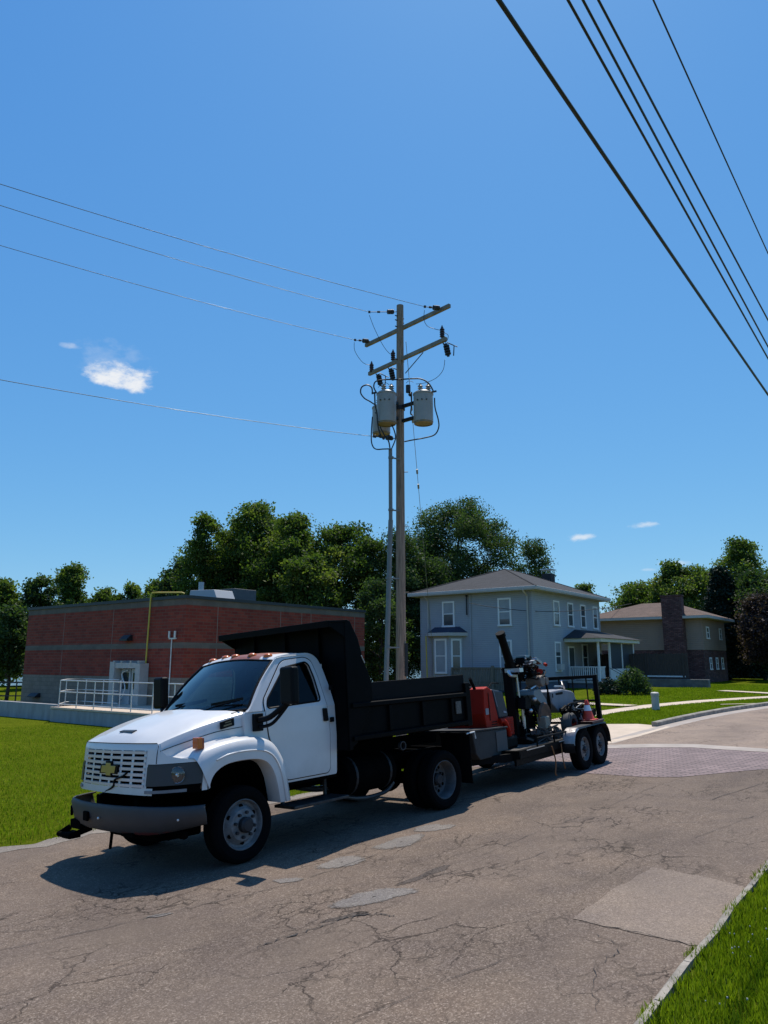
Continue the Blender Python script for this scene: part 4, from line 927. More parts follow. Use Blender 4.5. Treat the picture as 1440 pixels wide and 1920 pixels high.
jump(J([(475,1060),(530,1000),(570,1010),(600,1030)],22,22),.008)
jump(J([(870,1000),(820,985),(790,1010)],21.4,21.8),.008)
jump(J([(850,1110),(850,1250),(840,1350),(865,1370)],21.5,21.6),.022)
mb=MB(); P_=Vector(PT(812,1070,21.5)); mb.cyl(P_+Vector((0,0,-.13)),P_+Vector((0,0,.10)),.075,n=10); mb.sphere(P_+Vector((.06,0,-.2)),.06,8,6); 
for (x,y) in ((440,1610),(490,1605),(535,1630),(600,1612),(630,1635)): mb.sphere(PT(x,y,21.5),.05,7,5)
for (x,y) in ((425,1122),(1095,1108)): mb.bar(PT(x-25,y+5,21.2),PT(x+35,y-8,21.2),.03,.05)
each(mb,'connector',M['dark'],up,smooth=50)
# riser conduit beside the pole
mb=MB(); c_top=at(732,842,21.7); c_bot=at(726,1275,21.7)
cpt=[L3(at(732,842,21.7)),L3(at(732.5,975,21.7)),L3(at(730,1060,21.7)),L3(at(727,1180,21.7)),L3(at(724,1278,21.7))]; e_=cpt[-1]; cpt.append((e_[0]-.05,e_[1],pg-.2))
mb.tube([cpt[0],cpt[1]],.058,14); mb.tube([cpt[1],cpt[2],cpt[3],cpt[4],cpt[5]],.072,14); rc=mb.build('riser_conduit',M['pvc'],up,smooth=40)
mb=MB()
for y in (858,956,1084,1214): A=Vector(L3(at(733 if y<1000 else 728,y,21.7))); mb.bar(A,(0,-.1,A.z),.03,.04); mb.cyl(A+Vector((0,0,-.03)),A+Vector((0,0,.03)),.085,n=12)
each(mb,'conduit_clamp',M['pvc'],up)
mb=MB(); mb.bb((.12,-.14,1.45),(.20,-.06,2.4)); mb.build('pole_cover',M['dark'],up)
# guy wire: from the pole to the ground far behind
gy=MB(); g0_=at(761,640,21.9); g1_=at(793,1010,27.5); d=(g1_-g0_); k=(g1_.z-G(2,32))/(g0_.z-g1_.z); g2_=g1_+d*k
gy.tube([g0_,g1_,g2_],.009,6); 
for f_ in (.30,.36,.62,.70):
    p=g0_.lerp(g1_,f_); gy.cyl(p-d.normalized()*.09,p+d.normalized()*.09,.035,n=8)
o=gy.build('guy_wire',M['wirel'],smooth=60); tag(o,'thin guy wire slanting down from the pole behind the trees','wire')
# line wires leaving to the left
for (A,b,Yb,lab,s) in ((eR,(0,345),13.0,'highest of the four wires running left from the pole',.12),(eM,(0,385),14.78,'second highest of the four wires running left from the pole',.12),(eL,(0,460),15.98,'third wire down running left from the pole','x'),(eN,(0,712),15.02,'lowest wire running left from the pole near the transformers','x')):
    A=Vector((A.x+PX,A.y+PY,A.z)); B=at(b[0],b[1],Yb); d=B-A; C_=A+d*2.6; C_.z=B.z-d.length*.06 if True else B.z
    pts=[A+(C_-A)*t for t in np.linspace(0,1,40)]
    # shallow curve fitted through A, B with downward sag
    tB=1/2.6
    for p,t in zip(pts,np.linspace(0,1,40)):
        zl=A.z+(B.z-A.z)*(t/tB); sag=.16*4*(t/tB)*(1-t/tB); p.z=zl-sag*(.55)
    m=MB(); m.tube(pts,.0080,6); o=m.build('power_line',M['wirel'],smooth=60); tag(o,lab,'wire','wires running left from the pole')
# overhead wires along the street at upper right
for (pa,pb,z,r,lab) in (((935,0),(1440,740),8.0,.024,'thick overhead cable, lowest and leftmost of the bundle at upper right'),((1065,0),(1440,672),9.0,.017,'second overhead wire from the left at upper right'),((1093,0),(1440,650),9.4,.017,'third overhead wire from the left at upper right'),((1122,0),(1440,600),9.8,.017,'fourth overhead wire from the left at upper right'),((1225,0),(1440,475),11.5,.014,'thin topmost overhead wire at far upper right')):
    d=dirpx(*pa); A=Vector((0,0,CAMH))+d*((z-CAMH)/d.z); d2=dirpx(*pb); d2=d2/d2.y
    Mx=np.array([[SU[0],-d2.x],[SU[1],-1]]); k,t=np.linalg.solve(Mx,-np.array([A.x,A.y])); B=Vector((0,0,CAMH))+d2*t
    m=MB(); pts=[]
    for q in np.linspace(-1.4,3.2,47):
        p=A.lerp(B,q); p.z=lerp(A.z,B.z,q)+.045*(q*q-q)*(k/11)**2*1.6; pts.append(p)
    m.tube(pts,r,6); o=m.build('overhead_wire',M['wire'],smooth=60); tag(o,lab,'wire','overhead wires along the street')
# service drop to the grey house
A=at(880,1131,43.3); B=at(1178,1133,46.0)
m=MB(); m.tube([A+(B-A)*t-Vector((0,0,.52*4*t*(1-t)*.9)) for t in np.linspace(0,1.9,40) if True][:22],.018,6); tag(m.build('service_wire',M['wire']),'black service wire sagging across the grey house wall','wire')
m=MB(); m.tube(catenary(at(1128,1142,60),at(1250,1133,78),.1),.02,6); tag(m.build('service_wire',M['wire']),'short black wire in the sky between the grey house and the tan house','wire')
# ================================================================= TRUCK (local: x forward from the front axle, y to its left, z up)
YAW=R(180+47.245); Q_=R(1.439); RL=R(3.391)
TM=Matrix.Translation((-2.304,9.385,G(-2.304,9.385)))@(Matrix.Rotation(YAW,4,'Z')@Matrix.Rotation(Q_,4,'Y')@Matrix.Rotation(RL,4,'X'))
truck=empty('dump_truck',None,0,'white cab dump truck with black steel dump bed parked at the road edge','dump truck',mtx=TM)
# paint with dust and a peeled roof patch
def paint():
    m=mat('white_truck_paint',(.66,.64,.61),.3,coat=.4,var=.035,vscale=2.5); b=m.node_tree.nodes['Principled BSDF']; src=b.inputs['Base Color'].links[0].from_socket
    t=nd(m,'ShaderNodeTexCoord').outputs['Object']; s=nd(m,'ShaderNodeSeparateXYZ'); lk(m,t,s.inputs[0]); n=noise(m,t,3.2,8,.72); n2=noise(m,t,22,5,.7)
    # road film splashed up the lower body, and small chips
    g=ramp(m,math2(m,'ADD',math2(m,'MULTIPLY',math2(m,'SUBTRACT',1.0,s.outputs[2]),1.1),math2(m,'MULTIPLY',n.outputs['Fac'],.55)),[(.30,0.0),(.85,.55)])
    c=mixc(m,g,src,(.30,.27,.23)); c=mixc(m,ramp(m,n2.outputs['Fac'],[(.70,0.0),(.74,.5)]),c,(.35,.32,.28))
    st=nd(m,'ShaderNodeMapping'); st.inputs['Scale'].default_value=(14,14,1.2); lk(m,t,st.inputs[0]); n3=noise(m,st.outputs[0],1.5,5,.7)
    c=mixc(m,ramp(m,n3.outputs['Fac'],[(.60,0.0),(.78,.22)]),c,(.40,.37,.33))
    lk(m,c,b.inputs['Base Color']); return m
M['wpaint']=paint()
m=bpy.data.materials.new('roof_paint_peeled'); m.use_nodes=True; M['roofpaint']=m; b_=m.node_tree.nodes['Principled BSDF']
t_=nd(m,'ShaderNodeTexCoord').outputs['Object']; n1=noise(m,t_,9,5,.7); s_=nd(m,'ShaderNodeSeparateXYZ'); lk(m,t_,s_.inputs[0])
def band(src,a,b,soft): 
    r1=nd(m,'ShaderNodeMapRange'); lk(m,src,r1.inputs[0]); r1.inputs[1].default_value=a-soft; r1.inputs[2].default_value=a+soft
    r2=nd(m,'ShaderNodeMapRange'); lk(m,src,r2.inputs[0]); r2.inputs[1].default_value=b+soft; r2.inputs[2].default_value=b-soft
    return math2(m,'MULTIPLY',r1.outputs[0],r2.outputs[0])
yy=math2(m,'MULTIPLY_ADD',n1.outputs['Fac'],.10,math2(m,'ADD',s_.outputs[1],-.05))
mk=band(yy,-.02,.56,.012)
lk(m,mixc(m,mk,(.64,.635,.62),mixc(m,n1.outputs['Fac'],(.22,.075,.045),(.34,.13,.085))),b_.inputs['Base Color']); b_.inputs['Roughness'].default_value=.4
M['blk']=mat('black_plastic',(.0045,.0048,.0055),.5,spec=.12,var=.2,vscale=8)
M['bedblk']=mat('black_bed_paint',(.0028,.0028,.0032),.5,var=.45,vscale=2.2,bump=.08,bscale=9,spec=.05)
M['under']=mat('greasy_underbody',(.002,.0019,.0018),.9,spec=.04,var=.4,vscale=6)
M['bump']=mat('dull_grey_bumper',(.040,.040,.041),.55,0,var=.18,vscale=1.8,bump=.05,bscale=12)
m=M['bump']; b_=m.node_tree.nodes['Principled BSDF']; src_=b_.inputs['Base Color'].links[0].from_socket
t_=nd(m,'ShaderNodeTexCoord').outputs['Object']; s_=nd(m,'ShaderNodeSeparateXYZ'); lk(m,t_,s_.inputs[0]); n1=noise(m,t_,9,6,.75)
e1=ramp(m,math2(m,'ADD',math2(m,'MULTIPLY',math2(m,'SUBTRACT',.53,s_.outputs[2]),5.0),math2(m,'MULTIPLY',n1.outputs['Fac'],.8)),[(.62,0.0),(.72,1.0)])
e2=ramp(m,s_.outputs[1],[(.38,0.0),(.5,1.0)])
lk(m,mixc(m,math2(m,'MULTIPLY',e1,e2),src_,(.10,.018,.016)),b_.inputs['Base Color'])
M['tyre']=mat('tyre_rubber',(.0038,.0038,.004),.9,spec=.08,var=.2,vscale=10)
M['rim']=mat('white_steel_rim',(.17,.17,.165),.6,var=.45,vscale=6)
M['rim2']=mat('dark_steel_rim',(.085,.085,.085),.65,var=.35,vscale=7)  # rear rims, a darker grey than the front ones
M['hub']=mat('dark_hub',(.03,.03,.032),.6,.3,var=.4,vscale=12)
M['hlh']=mat('grey_lamp_housing',(.03,.032,.035),.4)
M['lens']=mat('headlamp_reflector',(.62,.66,.68),.12,.85,var=.3,vscale=30)
M['amb']=mat('amber_lens',(.60,.13,.01),.25,coat=.5)
M['gold']=mat('gold_emblem',(.50,.38,.12),.3,.35)
M['tint']=glass('windshield_glass',(.42,.60,.58),.015,.10)
M['dtint']=glass('dark_side_glass',(.06,.07,.07),.02,-.65); M['pglass']=glass('clear_side_glass',(.85,.92,.9),.02,0)
M['seat']=mat('grey_vinyl_seat',(.09,.10,.11),.6)
M['dash']=mat('dusty_dashboard',(.09,.10,.10),.6,var=.2)
# nose plan curve
NP=[(0,1.0),(.35,.985),(.675,.955),(.80,.925),(.90,.85),(1.0,.735),(1.09,.61),(1.125,.53),(1.135,.47)]
def nose(y,z,o=0):
    s=1 if y>=0 else -1; a=abs(y)
    for (y0,x0),(y1,x1) in zip(NP,NP[1:]):
        if a<=y1+1e-9: k=(a-y0)/(y1-y0); x=lerp(x0,x1,k); break
    else: x=NP[-1][1]
    d=(y1-y0,x1-x0); L=math.hypot(*d); ny,nx=-d[1]/L,d[0]/L
    lean=(1.37-z)*.10-max(0,z-1.30)*.25
    return (x+lean+nx*o,s*(a+ny*o),z)
nose_=lambda y,z: nose(y,z,.002)
# hood
HS=14
def hood_row(k):
    xs_=[(.993,.13),(.981,.12),(.975,.105),(.971,.09),(.943,.0),(.917,-.14)]
    ys_=[(0,0),(.30,.26),(.40,.38),(.46,.44),(.70,.76),(.80,.885)]
    zf_=[1.405,1.402,1.398,1.385,1.382,1.365]; zb_=[1.665,1.66,1.655,1.642,1.63,1.60]
    P=[]
    for i in range(6):
        c=.035*math.sin(math.pi*k)*1.0
        drop=-(zf_[i]-1.357)*max(0,1-k/.14)**2
        P.append((lerp(xs_[i][0],xs_[i][1],k),lerp(ys_[i][0],ys_[i][1],k),lerp(zf_[i],zb_[i],k)+c*(1 if i<5 else .6)+drop))
    x,y,z=P[-1]
    P.append((x-.003,y+.018,z-.012)); P.append((x-.006,y+.034,z-.05)); zb=lerp(1.21,1.315,min(1,k*1.6)); P.append((x-.01,y+.045,lerp(z,zb,.55))); P.append((x-.01,y+.05,zb-.02))
    return P
rows=[hood_row(i/HS) for i in range(HS+1)]
full=[[(p[0],-p[1],p[2]) for p in reversed(r)]+r[1:] for r in rows]
MB().grid(full).build('hood',M['wpaint'],truck,smooth=26)
mb=MB(); mb.box((.835,.03,1.4745),(.060,.30,.014),Matrix.Rotation(R(13),3,'Y')); hb=mb.build('hood_vent',M['hlh'],truck,bevel=.005)
# shut lines of the tilting hood
mb=MB()
for s in(1,-1):
    mb.tube([(p[0]+.001,(p[1]+.001)*s,p[2]) for p in [r[8] for r in rows]],.0045,4)
mb.tube([(x,y,z+.001) for x,y,z in full[0][4:-4]],.004,4)
for s in(1,-1): mb.tube([nose_(s*.815,z) for z in (1.35,1.25,1.15)],.004,4)
each(mb,'hood_seam',M['under'],truck)
# cowl between hood and windshield
MB().grid([[(-.14,-.885,1.60),(.0,-.76,1.625),(.12,0,1.655),(.0,.76,1.625),(-.14,.885,1.60)],[(-.22,-.91,1.615),(-.09,-.76,1.60),(.02,0,1.62),(-.09,.76,1.60),(-.22,.91,1.615)]]).build('cowl',M['blk'],truck,smooth=60)
# nose: swept panel in pieces around grille and lamps
def nosepatch(mb,ylist,z0f,z1f,o=0,nz=5):
    mb.grid([[nose(y,lerp(z0f(y),z1f(y),k/nz),o) for y in ylist] for k in range(nz+1)])
ctr=[-.80,-.675,-.5,-.35,-.17,0,.17,.35,.5,.675,.80]
mb=MB(); nosepatch(mb,ctr,lambda y:1.285,lambda y:1.3575,nz=4); nosepatch(mb,ctr,lambda y:.835,lambda y:.905)
for s in(1,-1):
    nosepatch(mb,[s*.675,s*.71],lambda y:.905,lambda y:1.285)
    nosepatch(mb,[s*.71,s*.80],lambda y:1.145,lambda y:1.285)
    top=lambda y:float(np.interp(abs(y),[.80,.83,.86,.90,1.0,1.09,1.135],[1.357,1.345,1.27,1.225,1.19,1.165,1.15]))
    nosepatch(mb,[s*v for v in(.80,.83,.86,.90,.95,1.0,1.05,1.09,1.125,1.135)],lambda y:1.145,top)
    nosepatch(mb,[s*v for v in(1.125,1.135)],lambda y:.85,lambda y:1.145)
mb.build('nose_panel',M['wpaint'],truck,smooth=30)
# triangle closing hood side above fender front
# grille
mb=MB()
for i in range(7):
    z=.925+i*.0565; h=.030
    mb.grid([[nose(y,z-h/2,.004) for y in ctr[1:-1]],[nose(y,z+h/2,.012) for y in ctr[1:-1]],[nose(y,z+h/2,-.03) for y in ctr[1:-1]]])
for i in range(7):
    y=-.66+i*.22; mb.grid([[nose(y-.022,z,.002) for z in (.905,1.0,1.1,1.2,1.285)],[nose(y+.022,z,.002) for z in (.905,1.0,1.1,1.2,1.285)]])
gl_=mb.build('grille',M['wpaint'],truck,smooth=30)
mb=MB(); nosepatch(mb,ctr[1:-1],lambda y:.905,lambda y:1.285,o=-.05,nz=2); mb.build('grille_backing',M['under'],gl_)
# bowtie emblem: dark surround and gold cross
def bow(s,x): 
    p=[(-.165,-.035),(-.14,.038),(-.052,.038),(-.052,.066),(.052,.066),(.052,.038),(.165,.038),(.14,-.038),(.052,-.038),(.052,-.066),(-.052,-.066),(-.052,-.038)]
    p[0]=(-.165,-.038)
    return [(a*s+x,b*s) for a,b in p]
ZB=1.085
mb=MB(); mb.prism([(a,b+ZB) for a,b in bow(1.28,0)],1.025,1.05,ax='x'); em=mb.build('emblem',M['blk'],truck,bevel=.003)
mb=MB(); mb.prism([(a,b+ZB) for a,b in bow(1.0,0)],1.05,1.058,ax='x'); mb.build('emblem_face',M['gold'],em,bevel=.003)
mb=MB(); mb.tube(smoothpts([(1.03,-.42+.2,.80),(1.05,-.10+.2,.90),(1.05,-.06+.2,.97),(1.05,.02+.2,1.0),(1.04,.10+.2,1.02),(1.03,.18+.2,1.06)]),.012,6); mb.build('bungee_strap',M['blk'],truck,smooth=60)
for s in(1,-1):
    mb=MB(); nosepatch(mb,[s*v for v in(.71,.80,.85,.90,.95,1.0,1.05,1.09,1.125)],lambda y:.925,lambda y:1.14,o=.004)
    nosepatch(mb,[s*.71,s*.80,s*.90,s*.98],lambda y:.93,lambda y:1.12,o=.010)
    h=mb.build('headlight',M['hlh'],truck,smooth=35)
    mb=MB(); c=Vector(nose(s*.99,1.03,.0)); n=(Vector(nose(s*.99,1.03,.1))-c).normalized(); n=(n+Vector((.6,0,0))).normalized()
    mb.lathe([(.0,-.01),(.035,-.012),(.06,.0),(.078,.02),(.085,.024)],c+n*.0,n,24); mb.sphere(c+n*.02,.024,10,8); mb.build('reflector',M['lens'],h,smooth=40)
    mb=MB(); mb.lathe([(.0,.040),(.05,.034),(.085,.022)],c,n,24); mb.build('lens',glass('lamp_cover',(.95,.95,.95),.02,.6),h,smooth=50)
    mb=MB(); nosepatch(mb,[s*v for v in(.70,.80,.90,1.0,1.05)],lambda y:.855,lambda y:.885,o=.012,nz=2); mb.build('lamp_trim',mat('worn_grey_trim',(.19,.18,.18),.5,var=.2),truck,smooth=40)
    mb=MB(); nosepatch(mb,[s*v for v in(.70,.80,.90,1.0,1.09,1.12)],lambda y:.84,lambda y:.93,o=-.012,nz=2); mb.build('lamp_recess',M['under'],truck)
# fenders
Ain=[(.50,.85),(.46,.95),(.39,1.02),(.27,1.07),(.1,1.087),(-.08,1.082),(-.22,1.055),(-.32,.985),(-.385,.87),(-.42,.74),(-.45,.57)]
Bou=[(.66,1.20),(.58,1.25),(.45,1.29),(.28,1.32),(.08,1.335),(-.12,1.33),(-.30,1.30),(-.43,1.235),(-.53,1.11),(-.60,.93),(-.66,.57)]
for s in(1,-1):
    rows=[]
    for i,(a,b) in enumerate(zip(Ain,Bou)):
        k=i/(len(Ain)-1); iy=lerp(.83,.955,k) if i<7 else .955
        fl=lambda u:(lerp(a[0],b[0],u),lerp(a[1],b[1],u))
        p=[(a[0],.93,a[1]+.0),(a[0],1.125,a[1]),(fl(.04)[0],1.15,fl(.04)[1]),(fl(.30)[0],1.155,fl(.30)[1]),(fl(.62)[0],1.15,fl(.62)[1]),(fl(.84)[0],1.125,fl(.84)[1]),(fl(.96)[0],1.075,fl(.96)[1]),(b[0],1.02,b[1]),(b[0]+ (.16 if i==0 else .09 if i==1 else .03 if i==2 else 0),iy,b[1]+.012*(1 if i<7 else 0))]
        rows.append(p)
    # densify
    cols=[smoothpts([r[j] for r in rows],4) for j in range(9)]
    rows=[[c[i] for c in cols] for i in range(len(cols[0]))]
    # front tip blending into the nose
    tip=[(.47,.93,.85),(.47,1.12,.86),(.48,1.132,.88),(.49,1.135,1.0),(.50,1.13,1.10),(.54,1.12,1.145),(.64,1.07,1.165),(.76,.98,1.185),(.90,.83,1.24)]
    mb=MB(); mb.grid([[(x,y*s,z) for x,y,z in r] for r in [tip]+rows]); mb.build('fender',M['wpaint'],truck,smooth=40)
    # flare crease strip
    mb=MB(); P=[(lerp(a[0],b[0],.42),1.158*s,lerp(a[1],b[1],.42)) for a,b in zip(Ain[2:],Bou[2:])]
    mb.tube(smoothpts(P,4),.010,6); mb.build('fender_crease',M['wpaint'],truck,smooth=60)
    # inner wheel well
    mb=MB(); mb.grid([[(a[0]*1.02,.94*s,a[1]) for a in Ain],[(a[0]*1.02,.45*s,a[1]) for a in Ain]]); mb.grid([[(.7,.46*s,.5),(-.7,.46*s,.5)],[(.7,.46*s,1.25),(-.7,.46*s,1.25)]]); mb.build('wheel_well',M['under'],truck)
    # amber turn lamp standing on the fender
    mb=MB(); mb.bb((.545,.985*s,1.27),(.605,1.09*s,1.385)); am=mb.build('turn_signal',M['amb'],truck,bevel=.006); mb=MB(); mb.bb((.515,1.0*s,1.265),(.5445,1.075*s,1.375)); mb.build('signal_base',mat('amber_dark',(.30,.05,.01),.4),am)
    # badge on the hood side
    mb=MB(); mb.prism([(.02,1.465),(.20,1.435),(.205,1.515),(.025,1.55)],.915*s,.945*s); bg_=mb.build('badge',M['blk'],truck,bevel=.004)
    mb=MB(); mb.prism([(.07,1.512),(.15,1.498),(.15,1.508),(.07,1.522)],.946*s,.949*s); mb.prism([(.06,1.480),(.17,1.461),(.17,1.478),(.06,1.497)],.946*s,.948*s); mb.build('badge_mark',mat('dull_bronze',(.20,.17,.11),.4,.5),bg_)
# bumper
bp=[(0,1.20),(.4,1.18),(.75,1.11),(.98,.98),(1.12,.83),(1.185,.70),(1.20,.635)]
mb=MB(); pr=[(.0,.74),(.03,.735),(.045,.70),(.04,.58),(.015,.49),(-.04,.45),(-.07,.445)]
def bumprow(side):
    out=[]
    for (y,x) in (bp if side>0 else bp[::-1]):
        yy=y*side; k=max(0,(y-.75)/.455); 
        out.append([(x-.045+o*(1-.3*k)+(.0 if z>.6 else -.02),yy+(o*k*side if y>.9 else 0),lerp(z,.56+(z-.56)*.72+.03,k**1.5)) for o,z in pr])
    return out
rr=bumprow(-1)[:-1]+bumprow(1)
cols=[smoothpts([r[j] for r in rr],3) for j in range(len(pr))]; rr=[[c[i] for c in cols] for i in range(len(cols[0]))]
mb.grid(rr); o=mb.build('bumper',M['bump'],truck,smooth=45,label='dull grey front bumper scraped red at its near lower corner')
sm=o.modifiers.new('thick','SOLIDIFY'); sm.thickness=.02; sm.offset=-1
mb=MB()
for y in(-.82,-.22): 
    x=float(np.interp(abs(y),[q[0] for q in bp],[q[1] for q in bp])); mb.box((x+.0,y,.60),(.03,.13,.10),Matrix.Rotation(-.12 if y>-.5 else -.42,3,'Z'))
each(mb,'tow_opening',M['under'],o,bevel=.01)
mb=MB()
for y,z in((-1.0,.66),(.08,.60),(1.10,.60)):
    x=float(np.interp(abs(y),[q[0] for q in bp],[q[1] for q in bp])); mb.sphere((x+.0,y,z),.014,8,6)
each(mb,'bumper_bolt',M['alum'],o)
mb=MB(); mb.bb((.80,-.75,.42),(1.12,-.5,.52)); mb.bb((.80,.35,.42),(1.08,.6,.52)); mb.tube([(1.02,-.95,.40),(1.14,-.98,.34),(1.12,-.74,.33),(.92,-.62,.40)],.035,8); mb.bb((.98,-.96,.29),(1.12,-.76,.36)); mb.tube([(.9,-.15,.5),(.95,-.12,.22)],.02,6); each(mb,'tow_hook',M['under'],truck,bevel=.01)
# cab ----------------------------------------------------------------
def yt(z): return .97-.0 if z<1.58 else .97-(z-1.58)*.30
lowp=[(-.10,1.24),(-.10,1.58),(-.12,1.60),(-1.545,1.60),(-1.555,1.20),(-1.53,.74),(-.62,.74),(-.50,1.24)]
upo=[(-.135,1.585),(-.19,1.625),(-.685,2.185),(-.74,2.23),(-.95,2.265),(-1.30,2.275),(-1.42,2.22),(-1.48,2.08),(-1.53,1.8),(-1.545,1.585)]
win=[(-.44,1.62),(-1.31,1.655),(-1.285,1.95),(-1.245,2.12),(-1.19,2.155),(-.84,2.10),(-.80,2.07),(-.46,1.72)]
doorU=[(-.405,1.60),(-.405,1.71),(-.78,2.145),(-.86,2.185),(-1.2,2.215),(-1.30,2.17),(-1.355,1.98),(-1.40,1.60)]
doorL=[(-.405,1.60),(-1.40,1.60),(-1.43,1.25),(-1.41,.82),(-1.37,.775),(-.70,.775),(-.58,1.05),(-.455,1.28)]
upo=roundp(upo,.07,(0,9)); win=roundp(win,.05); doorU=roundp(doorU,.08,(0,7)); doorL=roundp(doorL,.05,(0,1)); lowp=roundp(lowp,.03,(1,2,3))
for s in(1,-1):
    f=lambda a,b,o=0:(a,(yt(b)+o)*s,b)
    mb=MB(); mb.holed(upo,[win],lambda a,b:f(a,b),(0,-.05*s,0)); mb.holed(lowp,[],lambda a,b:f(a,b),(0,-.05*s,0)); mb.build('cab_side',M['wpaint'],truck,smooth=20)
    mb=MB(); mb.holed(doorU,[[(x+.008*(1 if x>-.8 else -1),z+(.006 if z>1.9 else -.006)) for x,z in win]],lambda a,b:f(a,b,.012),(0,-.01*s,0)); mb.holed(doorL,[],lambda a,b:f(a,b,.012),(0,-.01*s,0))
    dr=mb.build('door',M['wpaint'],truck,bevel=.004)
    # dark shut line behind the door edge
    mb=MB(); grow=lambda P,g:[(x+(g if x>-.9 else -g),z+(g if z>1.5 else -g)) for x,z in P]
    mb.tube([f(x,z,.001) for x,z in grow([p for p in doorU],.006)],.006,4); mb.tube([f(x,z,.001) for x,z in grow(doorL[1:]+doorL[:1],.006)],.006,4); each(mb,'shut_line',M['under'],dr)
    mb=MB(); mb.holed(win,[],lambda a,b:f(a,b,-.025)); mb.build('side_window',M['dtint'] if s>0 else M['pglass'],dr)
    mb=MB(); mb.tube([f(x,z,.012) for x,z in win+win[:1]],.011,5); mb.build('window_seal',M['blk'],dr)
    mb=MB(); mb.prism([(-1.315,1.56),(-1.375,1.56),(-1.395,1.40),(-1.325,1.40)],.97*s,1.01*s); mb.build('door_handle',M['blk'],dr,bevel=.01)
    # mirror
    mb=MB(); mb.bb((-.37,1.28*s,1.66),(-.49,1.52*s,2.09)); mi=mb.build('side_mirror',M['blk'],truck,bevel=.035,seg=3)
    mb=MB(); mb.box((-.27,1.0*s,1.475),(.13,.05,.20)); mb.tube(smoothpts([(-.27,1.02*s,1.50),(-.33,1.16*s,1.53),(-.42,1.34*s,1.67)]),.035,8); mb.tube(smoothpts([(-.27,1.02*s,1.42),(-.35,1.18*s,1.46),(-.44,1.38*s,1.68)]),.022,8); mb.build('mirror_arm',M['blk'],mi,bevel=.008)
    mb=MB(); mb.bb((-.495,1.31*s,1.70),(-.492,1.49*s,2.05)); mb.build('mirror_glass',mat('mirror_silver',(.8,.8,.8),.03,1),mi)
    mb=MB(); 
    for z in (1.78,1.38): mb.bb((-1.50,.975*s,z),(-1.44,1.0*s,z+.06))
    each(mb,'door_hinge',M['blk'],truck,bevel=.006)
    # step below the door
    mb=MB(); mb.bb((-.72,.70*s,.44),(-1.62,1.08*s,.475)); 
    for x in(-.8,-1.5): mb.bb((x,.72*s,.46),(x-.04,.76*s,.8))
    mb.build('cab_step',mat('worn_step_plate',(.05,.048,.045),.5,.4,var=.5,vscale=9),truck,bevel=.006)
# roof
def roofrow(x,zc,hy,dz):
    return [(x-(.035*(1-(y/hy)**2) if x<-1.3 else 0)+(.10*(1-(y/hy)**2) if x>-.8 else .06*(1-(y/hy)**2) if x>-.9 else 0),y,zc-dz*abs(y/hy)**2.6) for y in [hy*v for v in(-1,-.97,-.88,-.7,-.45,-.2,0,.2,.45,.7,.88,.97,1)]]
rr=[roofrow(-.695,2.225,.785,.04),roofrow(-.74,2.27,.79,.055),roofrow(-.82,2.30,.785,.07),roofrow(-1.0,2.315,.78,.075),roofrow(-1.28,2.315,.775,.07),roofrow(-1.40,2.28,.785,.07),roofrow(-1.47,2.16,.80,.06)]
MB().grid(rr).build('roof',M['roofpaint'],truck,smooth=40,label='white roof with a peeled rust-brown patch along the front')
mb=MB(); mb.bb((-1.50,-.93,.75),(-1.54,.93,1.60)); mb.bb((-1.44,-.80,1.60),(-1.50,.80,2.12)); mb.build('cab_back',M['wpaint'],truck)
# windshield
wb=[(-.20,-.905,1.625),(-.10,-.72,1.615),(-.01,-.38,1.615),(.02,0,1.62),(-.01,.38,1.615),(-.10,.72,1.615),(-.20,.905,1.625)]
wt=[(-.695,-.765,2.188),(-.66,-.60,2.20),(-.62,-.32,2.222),(-.605,0,2.23),(-.62,.32,2.222),(-.66,.60,2.20),(-.695,.765,2.188)]
wrow=[]
for k in range(9):
    u=k/8; wrow.append([(lerp(a[0],b[0],u)+.028*math.sin(math.pi*u),lerp(a[1],b[1],u),lerp(a[2],b[2],u)+.02*math.sin(math.pi*u)) for a,b in zip(wb,wt)])
cols=[[wrow[k][j] for k in range(9)] for j in range(7)]
dense=[smoothpts(r,3) for r in wrow]
ws=MB().grid(dense).build('windshield',M['tint'],truck,smooth=60)
mb=MB(); mb.tube(smoothpts(wb,3),.016,6); mb.tube(smoothpts(wt,3),.014,6); mb.tube([wrow[k][0] for k in range(9)],.020,6); mb.tube([wrow[k][-1] for k in range(9)],.020,6); mb.build('windshield_seal',M['blk'],ws,smooth=60)
for s in(1,-1):   # white A-pillar strip
    mb=MB(); a=[]
    for k in range(9):
        x,y,z=wrow[k][-1 if s>0 else 0]; z2=lerp(1.60,2.21,k/8)
        a.append([(x+.005,y,z+.004),(x-.015,y+.03*s,z+.012),(x-.05,(yt(z)+.002)*s,z-.005)])
    mb.grid(a); mb.build('a_pillar',M['wpaint'],truck,smooth=60)
mb=MB()
for y0,y1 in((-.52,.05),(.28,.80)):
    z=1.66; mb.tube([(.03,y0,1.62),(-.03,lerp(y0,y1,.45),1.685),(-.16,y1,1.735)],.010,6); mb.bar((-.05,lerp(y0,y1,.2),1.70),(-.17,y1+.06,1.755),.012,.03)
each(mb,'wiper',M['blk'],truck)
# marker lamps
for y in (-.56,-.22,.0,.34,.62):
    x=-.73+.07*(1-(y/.785)**2); z=2.262-.055*abs(y/.785)**2.6
    mb=MB(); mb.sphere((x-.04,y,z+.02),.062,14,8,sz=.55); o=mb.build('marker_lamp',M['amb'],truck,smooth=60); o.scale=(1,1,1)
